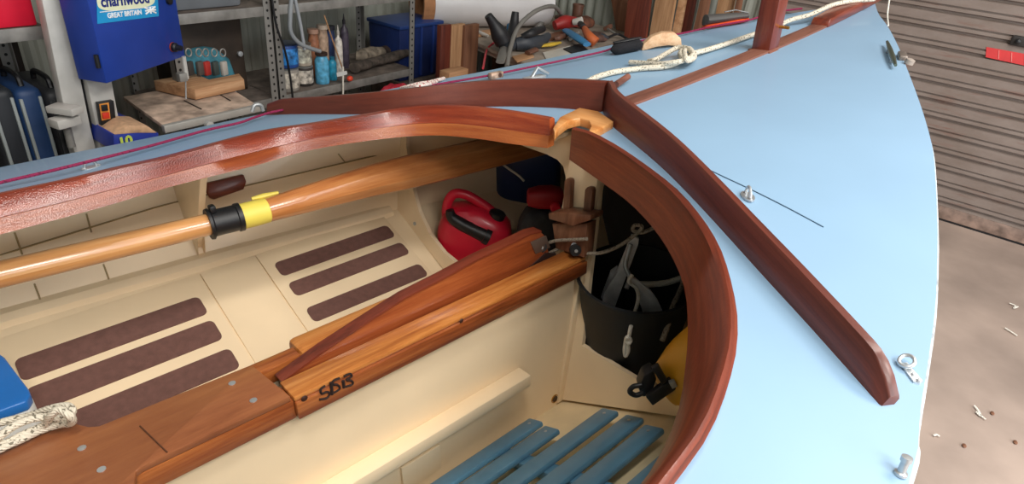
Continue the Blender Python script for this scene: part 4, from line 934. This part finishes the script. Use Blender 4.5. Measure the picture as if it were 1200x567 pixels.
tin(337, 95, 2.60, .054, .104, ZS, '#9d978f', '#b9b2a6', 'white paint tin under the blue paint tin on the lower shelf')
tin(336, 68, 2.60, .052, .105, ZS+.110, '#27509a', '#2f7bc0', 'blue labelled paint tin stacked on a white tin by the shelf post', '#2d3f63')
tin(357, 93, 2.615, .042, .092, ZS, '#3b3634', '#beb6ab', 'dark paint tin with a pale label under the dripped white tin')
tin(355, 66, 2.615, .040, .100, ZS+.098, '#b5a999', '#d0c5b4', 'white paint tin with dark drips stacked beside the blue paint tin', '#7c736a')
def bottle(px, py, y, r, h, c_, cap_c, lab, nm='bottle', neck=.35, cat='bottle', tip=.0):
    p = rat(px, py, y=y); t = thing(nm, lab, cat, (p[0], y, ZS), 'r')
    MB().lathe([(.001, 0), (r*.95, 0), (r, .006), (r, h*.74), (r*.85, h*.82), (r*neck, h*.88), (r*neck, h*.92)], (p[0], y, ZS), n=20).build('body', plain('bt%d%d' % (px, py), c_, .4, 0, 0, .2, 40), t)
    MB().lathe([(r*neck*1.25, h*.915), (r*neck*1.25, h), (r*neck*.8, h+.002)]+([(r*neck*.3, h+tip)] if tip else []), (p[0], y, ZS), n=14).build('cap', plain('bc%d%d' % (px, py), cap_c, .45), t)
    return t
bottle(378, 92, 2.585, .034, .150, '#5aa9cf', '#3a2a24', 'pale blue bottle with a brown cap at the front of the lower shelf', neck=.7)
bottle(390, 90, 2.60, .021, .115, '#2a8fb0', '#1d6b87', 'small teal bottle right of the pale blue bottle', neck=.5)
bottle(368, 60, 2.70, .028, .235, '#a06a4e', '#b8917c', 'orange brown spray can behind the pale blue bottle', 'spray_can', .8, 'spray can')
bottle(379, 60, 2.72, .028, .245, '#b99d86', '#c9b7a4', 'beige spray can between orange can and sealant tubes', 'spray_can', .8, 'spray can')
bottle(388, 58, 2.72, .024, .235, '#31436e', '#20242e', 'navy spray can beside the beige spray can', 'spray_can', .8, 'spray can')
bottle(397, 62, 2.64, .020, .225, '#cfcac2', '#b7b2a9', 'white sealant tube standing on the lower shelf', 'sealant_tube', .3, 'sealant tube', .03)
bottle(404, 56, 2.74, .022, .250, '#4a4350', '#2c2a30', 'dark sealant tube behind the white sealant tube', 'sealant_tube', .3, 'sealant tube', .03)
# stick, card label and orange cap hanging at the shelf front
tag(MB().tube([rat(380, 18, y=2.56), rat(390, 48, y=2.56), rat(402, 82, y=2.545)], .0035, 8).build('dowel', M['pine'], frame='r'), 'thin wooden dowel leaning across the sealant tubes', 'dowel')
tag(MB().tube([rat(402, 78, y=2.505), rat(402, 122, y=2.505)], .0045, 8).build('white_rod', M['ropew'], frame='r'), 'thin white rod standing in front of the lower shelf', 'rod')
tag(MB().prism([rat(*p, y=2.50) for p in ((394, 85), (406, 83), (407, 87), (395, 90))], (0, -.002, 0)).build('paper_tag', M['coolwhite'], frame='r'), 'small white paper tag at the lower shelf edge', 'tag')
tag(MB().ball(rat(410, 92, y=2.50), (.017, .014, .014), 12, 8).build('orange_cap', plain('cap_orange', '#e3492c', .45), frame='r'), 'bright orange red cap hanging at the lower shelf edge', 'plug')
tag(MB().tube(cr([rat(*p, y=2.51) for p in ((342, -8), (340, 20), (341, 38), (350, 50), (362, 56), (375, 60))]), .010, 10).build('grey_hose', plain('hose_grey', '#8d9296', .5), frame='r'), 'pale grey hose hanging from the top shelf over the paint tins', 'hose')
tag(MB().tube([rat(*p, y=2.512) for p in ((345, -5), (352, 28), (357, 58))], .008, 10).build('grey_tube', plain('tube_grey', '#9a9fa4', .5), frame='r'), 'straight pale grey tube standing beside the hanging hose', 'tube')
tag(MB().tube(cr([rat(*p, y=2.49) for p in ((318, -5), (324, 30), (334, 60), (340, 90), (343, 115))]), .005, 8).build('black_cable', M['black'], frame='r'), 'black cable hanging in front of the shelf post and tins', 'cable')
def slump(nm, px, py, y, z, sx, sy, sz, mat, lab, cat, seed=0, rot=0.0):
    p = rat(px, py, y=y); rng = np.random.RandomState(seed); rings = []
    for t, s_ in ((0, .8), (.12, 1.0), (.4, 1.0), (.7, .9), (.9, .65), (1, .3)):
        rings.append([(p[0]+sx*s_*(math.cos(q)**1)*(1+.12*rng.randn()*.6), y+sy*s_*math.sin(q)*(1+.1*rng.randn()*.6), z+sz*t*(1+.06*rng.randn())) for q in np.linspace(0, 2*math.pi, 16, endpoint=False)])
    o = MB().loft(rings).build(nm, mat, frame='r', sub=1); return tag(o, lab, cat)
def bundle(nm, pts, rs, mat, lb_, ct):
    P = cr([rat(px, py, y=yy) for px, py, yy in pts], 6); rng = np.random.RandomState(len(lb_)); P = P+rng.randn(*P.shape)*.004; P[:, 2] = np.maximum(P[:, 2], ZS+max(rs)*1.02)
    tag(MB().tube(P, list(np.array(rs)*(1+.12*rng.randn(len(rs)))), 12, flat=.8).build(nm, mat, frame='r', angle=70), lb_, ct)
bundle('rolled_sack', [(415, 84, 2.60), (440, 80, 2.63), (478, 76, 2.68)], [.030, .038, .034, .038, .026], plain('sack_a', '#4b423b', .9, 0, 0, .3, 30), 'long rolled dark grey sack lying on the lower shelf right of the bottles', 'sack')
bundle('rolled_tarp', [(418, 68, 2.74), (432, 67, 2.75), (447, 68, 2.75)], [.034, .046, .044, .03], plain('sack_b', '#7b7062', .9, 0, 0, .3, 30), 'short grey brown rolled tarpaulin behind the dark sack on the lower shelf', 'tarpaulin')
bundle('leather_roll', [(446, 68, 2.78), (462, 66, 2.79), (480, 66, 2.80)], [.034, .036, .036, .024], plain('sack_c', '#3c2f28', .7, 0, 0, .3, 30), 'dark brown roll behind the dark sack beside the blue crate', 'roll')
cr_ = thing('plastic_crate', 'navy blue plastic crate on the lower shelf behind the white roll', 'crate', (2.78, 2.80, 0), 'r')
MB().loft([[(2.78+a*s_*.175, 2.80+b*s_*.13, z_) for a, b in ((-1, -1), (1, -1), (1, 1), (-1, 1))] for z_, s_ in ((.40, .93), (.70, 1.0))]).build('body', plain('crate_blue', '#182c62', .45, 0, 0, .1, 10), cr_, bevel=.008)
rbox(MB(), 2.60, 2.965, 2.66, 2.94, .70, .722).build('rim', plain('crate_rim', '#22407f', .45), cr_, bevel=.006)
for x_ in (2.68, 2.78, 2.88): rbox(MB(), x_-.007, x_+.007, 2.662, 2.68, .42, .70).build('rib', plain('crate_rib%d' % int(x_*100), '#203a80', .45), cr_, bevel=.002)
rbox(MB(), 2.60, 2.97, 2.65, 2.94, .38, .40).build('crate_stand_board', M['dust'], cr_); 
for x_ in (2.63, 2.94): rbox(MB(), x_-.02, x_+.02, 2.67, 2.92, 0, .38).build('stand_leg', M['dust'], cr_)
rs = rat(460, 101, y=2.45); slump('red_bag', 462, 104, 2.40, .0, .20, .09, .50, plain('bag_red', '#b02436', .6, 0, 0, .15, 12), 'bright red bag on the floor below the lower shelf', 'bag', 9)
# tool caddy with clips behind the saw table
tc = thing('tool_caddy', 'teal tool bag with hanging clips behind the bandsaw table', 'tool bag', (1.42, 2.62, .526), 'r')
q0 = rat(245, 70, y=2.6)
MB().loft([[(q0[0]+a*s_, 2.66+b*s_*.7, z_) for a, b in sup(.13, .10, .6, 18)] for z_, s_ in ((.527, .95), (.62, 1.0), (.70, .85), (.745, .5), (.755, .2))]).build('body', plain('teal_cloth', '#3f7f90', .8, 0, 0, .2, 18), tc, angle=60)
for px, c_ in ((222, '#3c3a38'), (234, '#54504c'), (242, '#b0342e'), (252, '#3f4a48'), (262, '#b9b4ac')):
    a = rat(px, 68, y=2.535); b = rat(px+1, 92, y=2.52)
    cl = MB().box((a+b)/2, (.03, .018, np.linalg.norm(a-b)*.7), rot=.3).build('clip_handle', plain('clip%d' % px, c_, .5), tc, bevel=.005)
    MB().tube([a+np.array([.012*math.cos(q), 0, .022+.016*math.sin(q)]) for q in np.linspace(0, 2*math.pi, 14)], .003, 6).build('clip_ring', M['rack'], cl)
dk2 = thing('dark_cabinet', 'dark brown cupboard standing on the shelf behind the tool bag', 'cupboard', (1.5, 2.85, .526), 'r')
rbox(MB(), 1.36, 1.655, 2.70, 2.93, .526, .86).build('carcass', plain('cup_dark', '#33291f', .8, 0, 0, .2, 10), dk2, bevel=.004); rbox(MB(), 1.37, 1.645, 2.685, 2.70, .54, .85).build('door', plain('cup_door', '#3a2f26', .7, 0, 0, .2, 10), dk2, bevel=.003)
MB().lathe([(.01, 0), (.012, -.015), (.001, -.018)], (1.62, 2.685, .70), (0, 1, 0), 10).build('knob', M['galv'], dk2)
# ---- workbench with white roll and tools
wbk = thing('workbench', 'pale cluttered workbench in the corner behind the foredeck', 'workbench', (3.5, 2.35, 0), 'r')
ZB = .65
bl_ = [rat(*p, z=ZB)[:2] for p in ((527, 36), (620, 76))]
x0b = (bl_[0][0]+bl_[1][0])/2
P = [(bl_[0][0]-.0, bl_[0][1], ZB), (bl_[1][0], bl_[1][1], ZB), (4.18, bl_[1][1], ZB), (4.18, 3.15, ZB), (bl_[0][0]+.03, 3.15, ZB)]
MB().prism(P, (0, 0, -.022)).build('bench_top', plain('bench_pale', '#9a8d80', .7, 0, 0, .15, 9), wbk, bevel=.002)
P2 = [(a+.02 if i < 2 else a, b, c-.03) for i, (a, b, c) in enumerate(P)]; MB().prism(P2, (0, 0, -.02)).build('bench_rail', plain('bench_rail', '#a89c90', .6), wbk)
for x_, y_ in ((3.02, 2.05), (4.12, 2.05), (3.12, 3.1), (4.12, 3.1)): rbox(MB(), x_-.035, x_+.035, y_-.035, y_+.035, 0, ZB-.05).build('leg', M['brownply'], wbk)
rbox(MB(), 3.3, 4.15, 2.0, 2.05, .0, ZB-.06).build('skirt', M['black'], wbk)
ra = rat(493, -2, y=2.80); RRd = .145
wr = thing('vinyl_roll', 'big white roll with brown cardboard core lying on the workbench', 'roll', (3.3, 2.85, ZB), 'r')
ax0 = rat(504, 32, z=ZB+.012); ax1 = rat(640, 31, z=ZB+.012); dd = unit(ax1-ax0); pv_ = unit(np.array([-dd[1], dd[0], 0])); ax0 = ax0+pv_*.06+np.array([0, 0, RRd-.008]); ax1 = ax1+pv_*.06+np.array([0, 0, RRd-.008])
LL = np.linalg.norm(ax1-ax0)
MB().lathe([(RRd-.012, 0), (RRd, 0), (RRd, LL), (RRd-.012, LL), (RRd-.012, 0)], ax0+dd*.0, dd, 40, cap=False).build('white_sheet', plain('vinyl_white', '#d9d6d6', .35, 0, .1, .02), wr)
MB().lathe([(RRd-.020, -.07), (RRd-.0005, -.07), (RRd-.0005, -.001), (RRd-.0125, .0), (RRd-.0125, LL), (RRd-.020, LL), (RRd-.020, -.07)], ax0, dd, 40, cap=False).build('cardboard_core', plain('cardboard', '#a9764f', .8, 0, 0, .1, 20), wr)
def onb(px, py, h=0.0): return rat(px, py, z=ZB+h)
def tool(nm, lab, cat, org): return thing(nm, lab, cat, org, 'r')
MZ = {k: plain('tool_'+k, v, .5) for k, v in dict(black='#1e1e22', slate='#3b4048', grey='#7d7a75', red='#a82a28', blue='#3d83b5', orange='#cf6a3a', brown='#6e4a3a', yellow='#d8b43c', white='#d6d2ca').items()}
def blob(par, nm, pts, r, mat, **k): return MB().tube(cr([np.array(p) for p in pts], 5), r, 12, **k).build(nm, mat, par, angle=70)
# glue gun / cordless tool with two black grips
c = onb(592, 45, .03)
t = tool('power_drill', 'black and slate cordless drill with two grips lying on the bench edge', 'drill', (c[0], c[1], ZB))
blob(t, 'motor_body', [onb(572, 18, .20), onb(582, 34, .13), onb(590, 50, .06)], [.022, .030, .050, .045], MZ['black'])
blob(t, 'side_grip', [onb(604, 14, .20), onb(602, 30, .13), onb(598, 48, .06)], [.020, .028, .03], MZ['black'])
blob(t, 'battery', [onb(590, 55, .04), onb(606, 50, .04)], [.03, .035, .03], MZ['slate'])
MB().box(onb(597, 34, .09), (.04, .03, .06), rot=.4).build('blue_switch', MZ['blue'], t, bevel=.006)
t = tool('planer', 'grey and black hand power tool lying in front of the drill', 'power tool', onb(618, 50))
blob(t, 'body', [onb(604, 52, .04), onb(618, 50, .05), onb(634, 48, .04), onb(642, 42, .05)], [.035, .045, .035, .022], MZ['slate'])
blob(t, 'handle', [onb(612, 44, .08), onb(624, 38, .11), onb(636, 34, .10)], [.02, .024, .02], MZ['black'])
tag(blob(None, 'webbing_strap', [onb(586, 74, .0), onb(590, 62, .012), onb(596, 45, .03)], [.02, .022, .018], MZ['grey'], flat=.3) if False else MB().tube(cr([onb(586, 73, .01), onb(590, 60, .03), onb(595, 44, .06)]), .024, 10, flat=.35).build('webbing_strap', MZ['grey'], frame='r'), 'grey webbing strap end hanging off the bench below the drill', 'strap')
tag(MB().tube(cr([onb(594, 78, -.02), onb(598, 56, .05), onb(606, 34, .12), onb(618, 20, .17), onb(634, 10, .2), onb(650, 8, .18), onb(660, 20, .08)]), .013, 10).build('vacuum_hose', MZ['grey'], frame='r'), 'grey hose looping over the tools on the bench', 'hose')
tag(MB().tube(cr([onb(585, 47, .02), onb(576, 52, .02), onb(570, 60, -.02), rat(566, 80, y=2.02)]), .006, 8).build('thin_flex', plain('cord_red', '#d1404c', .5), frame='r'), 'red cord hanging off the left end of the bench', 'cord')
t = tool('belt_sander', 'red and grey sander among the tools at the back of the bench', 'sander', onb(664, 28))
blob(t, 'body', [onb(650, 30, .05), onb(662, 26, .07), onb(676, 26, .06)], [.03, .045, .03], MZ['red'])
blob(t, 'dust_port', [onb(672, 26, .08), onb(682, 24, .1)], [.02, .024], MZ['white'])
tag(MB().tube(cr([onb(664, 36, .04), onb(676, 44, .05), onb(688, 52, .04)]), [.03, .035, .028], 12, flat=.5).build('blue_cloth', MZ['blue'], frame='r', angle=80), 'crumpled blue cloth on the bench beside the orange handled tool', 'cloth')
t = tool('orange_tube', 'orange brown rolled tube standing on the bench before the timber', 'tube', onb(693, 48))
blob(t, 'body', [onb(684, 32, .08), onb(690, 42, .06), onb(698, 50, .03)], [.018, .028, .034], MZ['orange'])
tag(blob(t, 'cap', [onb(680, 28, .09), onb(684, 32, .085)], [.02, .02], MZ['black']), '', '') if False else blob(t, 'cap', [onb(680, 28, .09), onb(684, 32, .085)], [.02, .02], MZ['black'])
tag(MB().tube(cr([onb(634, 54, .02), onb(646, 52, .03), onb(656, 50, .02)]), [.012, .02, .012], 10, flat=.6).build('yellow_handle', MZ['yellow'], frame='r'), 'small yellow handled tool on the front of the bench', 'tool')
tag(MB().tube(cr([onb(618, 62, .02), onb(628, 58, .03)]), [.02, .022], 10, flat=.6).build('brown_block', MZ['brown'], frame='r'), 'small brown sanding block on the front edge of the bench', 'block')
tag(MB().prism([onb(636, 62, .003), onb(668, 54, .003), onb(676, 62, .003), onb(640, 70, .003)], (0, 0, .003)).build('paper_sheet', MZ['white'], frame='r'), 'pale sheet of paper lying on the front of the bench', 'paper')
tag(MB().prism([onb(660, 58, .007), onb(680, 52, .007), onb(690, 60, .007), onb(672, 64, .007)], (0, 0, .006)).build('sandpaper', MZ['black'], frame='r'), 'black sandpaper sheet lying on the front of the bench', 'sandpaper')
slump('brown_rag', 700, 34, 2.02, ZB, .10, .07, .05, plain('rag_brown', '#5a4038', .9, 0, 0, .25, 20), 'dark brown rag heaped on the bench behind the orange tube', 'rag', 4)
slump('rust_tin_heap', 684, 20, 2.30, ZB, .12, .07, .07, plain('rag_rust', '#6d4230', .8, 0, 0, .25, 20), 'rusty brown bundle at the back of the bench beside the white roll', 'bundle', 8)
t = tool('wire_pliers', 'small black pliers with steel jaws on the bench near the brush', 'pliers', onb(728, 42))
blob(t, 'handle', [onb(712, 44, .02), onb(724, 40, .03), onb(736, 46, .02)], .008, MZ['black']); blob(t, 'jaw', [onb(722, 40, .03), onb(716, 36, .04), onb(712, 34, .04)], .007, MZ['grey'])
for k, (pts, h, mt_, nm, lb_, ct) in enumerate((
    ([(548, 38), (575, 34), (580, 38), (552, 43)], .012, 'pinex', 'wood_offcut', 'flat pale timber offcut at the left end of the bench', 'timber'),
    ([(640, 40), (660, 36), (664, 41), (643, 45)], .02, 'brownply', 'wood_offcut', 'small brown timber offcut between the power tool and blue cloth', 'timber'),
    ([(600, 66), (622, 60), (626, 66), (606, 72)], .008, 'pinex', 'wood_offcut', 'thin pale timber offcut at the front bench edge by the strap', 'timber'),
    ([(700, 56), (722, 50), (726, 54), (706, 61)], .018, 'brownply', 'wood_offcut', 'brown timber offcut right of the orange tube', 'timber'))):
    tag(MB().prism([onb(*p, h) for p in pts], (0, 0, -h+.0005)).build(nm, M[mt_], frame='r', bevel=.001), lb_, ct)
for px, py, r, h, c_, lb_ in ((612, 22, .035, .10, 'white', 'white pot standing behind the drill on the bench'), (672, 14, .04, .09, 'grey', 'grey pot standing at the back of the bench near the roll end'), (706, 20, .04, .12, 'brown', 'brown pot standing at the back of the bench before the timber')):
    p = onb(px, py); p[0] = min(p[0], 4.1); t = thing('pot', lb_, 'pot', p, 'r')
    MB().lathe([(.001, .001), (r*.9, .001), (r, h), (r*.93, h), (r*.85, .01), (.001, .01)], p, n=18).build('body', MZ[c_], t); MB().lathe([(r*1.0, h-.01), (r*1.06, h-.01), (r*1.06, h+.002), (r*.94, h+.002), (r*.94, h-.01)], p, n=18, cap=False).build('rim', MZ[c_], t)
for px, py, dx, dy, hh, r, mk_, nm, lb_, ct in (
    (650, 46, 14, -5, .03, .018, 'brown', 'mallet', 'brown wooden mallet lying across the middle of the bench', 'mallet'),
    (628, 32, 12, -8, .05, .016, 'grey', 'clamp', 'grey clamp lying behind the grey power tool on the bench', 'clamp'),
    (668, 46, 10, -8, .03, .014, 'white', 'glue_tube', 'white glue tube lying left of the blue cloth', 'tube'),
    (652, 20, 16, 2, .06, .022, 'brown', 'rasp_handle', 'brown handled rasp lying in front of the white roll', 'rasp'),
    (700, 40, 12, 4, .04, .016, 'slate', 'chisel', 'slate handled chisel lying right of the orange tube', 'chisel'),
    (708, 34, 14, -6, .05, .018, 'brown', 'wooden_handle', 'brown turned handle lying below the leaning timber', 'peg'),  # small brown tool handle
    (556, 36, 16, 6, .015, .012, 'white', 'marker_pen', 'white pen lying at the left end of the bench under the roll', 'pen')):
    P = [onb(px, py, r+.003), onb(px+dx/2, py+dy/2, r+hh/2), onb(px+dx, py+dy, r+.006)]
    for p_ in P: p_[0] = min(p_[0], 4.12)
    tag(MB().tube(cr(P, 4), [r*.7, r, r*.9, r*.6], 10).build(nm, MZ[mk_], frame='r'), lb_, ct)
# timber under the bench end and leaning in the corner
for px0, px1, py, y, h, mt_, lb_ in ((516, 528, 100, 2.36, .66, 'redwood', 'dark red timber post leaning under the left end of the workbench'), (528, 544, 95, 2.38, .62, 'pine', 'pale timber board standing under the left end of the workbench'), (544, 560, 92, 2.36, .64, 'brownply', 'brown board standing beside the pale board under the workbench')):
    a, b = rat(px0, 60, y=y), rat(px1, 60, y=y)
    tag(rbox(MB(), a[0], b[0]-.002, y, y+.03, 0, rat(px0, 37, y=y)[2]+.03).build('timber_board', M[mt_], frame='r', bevel=.002), lb_, 'timber')
a, b = rat(523, 92, y=2.22), rat(545, 92, y=2.22); tag(rbox(MB(), a[0], b[0], 2.20, 2.27, 0, rat(530, 83, y=2.22)[2]).build('timber_block', M['pinex'], frame='r', bevel=.003), 'short pale timber block standing on the floor in front of the timber boards', 'timber')
def lean(px0, px1, pyb, ptop, y, mat, lb_, zb=0.0):
    q = [rat(px0, pyb, x=y), rat(px1, pyb, x=y), rat(ptop[1], -25, x=y), rat(ptop[0], -25, x=y)]
    q[0][2] = q[1][2] = zb
    tag(MB().prism(q, (.03, 0, 0)).build('timber_plank', M[mat], frame='r', bevel=.002), lb_, 'timber')
lean(760, 786, 60, (772, 795), 4.02, 'pine', 'pale leaning plank behind the wooden block on the foredeck')
lean(784, 796, 60, (800, 808), 4.06, 'pinex', 'narrow pale batten leaning right of the pale plank')
lean(735, 760, 70, (738, 765), 3.98, 'redwood', 'dark red plank standing behind the black brush')
lean(792, 806, 60, (806, 820), 4.10, 'redwood', 'dark red batten leaning behind the pale batten')
lean(806, 826, 60, (826, 836), 4.00, 'brownply', 'brown plank leaning left of the orange tool')
lean(838, 852, 60, (846, 866), 4.08, 'pine', 'pale board leaning behind the orange tool')
lean(856, 868, 60, (868, 874), 4.04, 'brownply', 'short brown batten leaning just left of the king post')
lean(716, 732, 70, (712, 730), 4.14, 'brownply', 'weathered brown upright at the end of the workbench', ZB+.001)
# line and shackle at the stem
sl_ = [at(1043, -6, x=1.62), at(1041, 8, x=1.60), at(1040, 18, x=1.58), at(1041, 30, x=1.50)]
tag(MB().tube(cr(sl_), .0028, 8).build('forestay_cord', M['ropew']), 'thin white cord hanging down from the stem', 'cord')
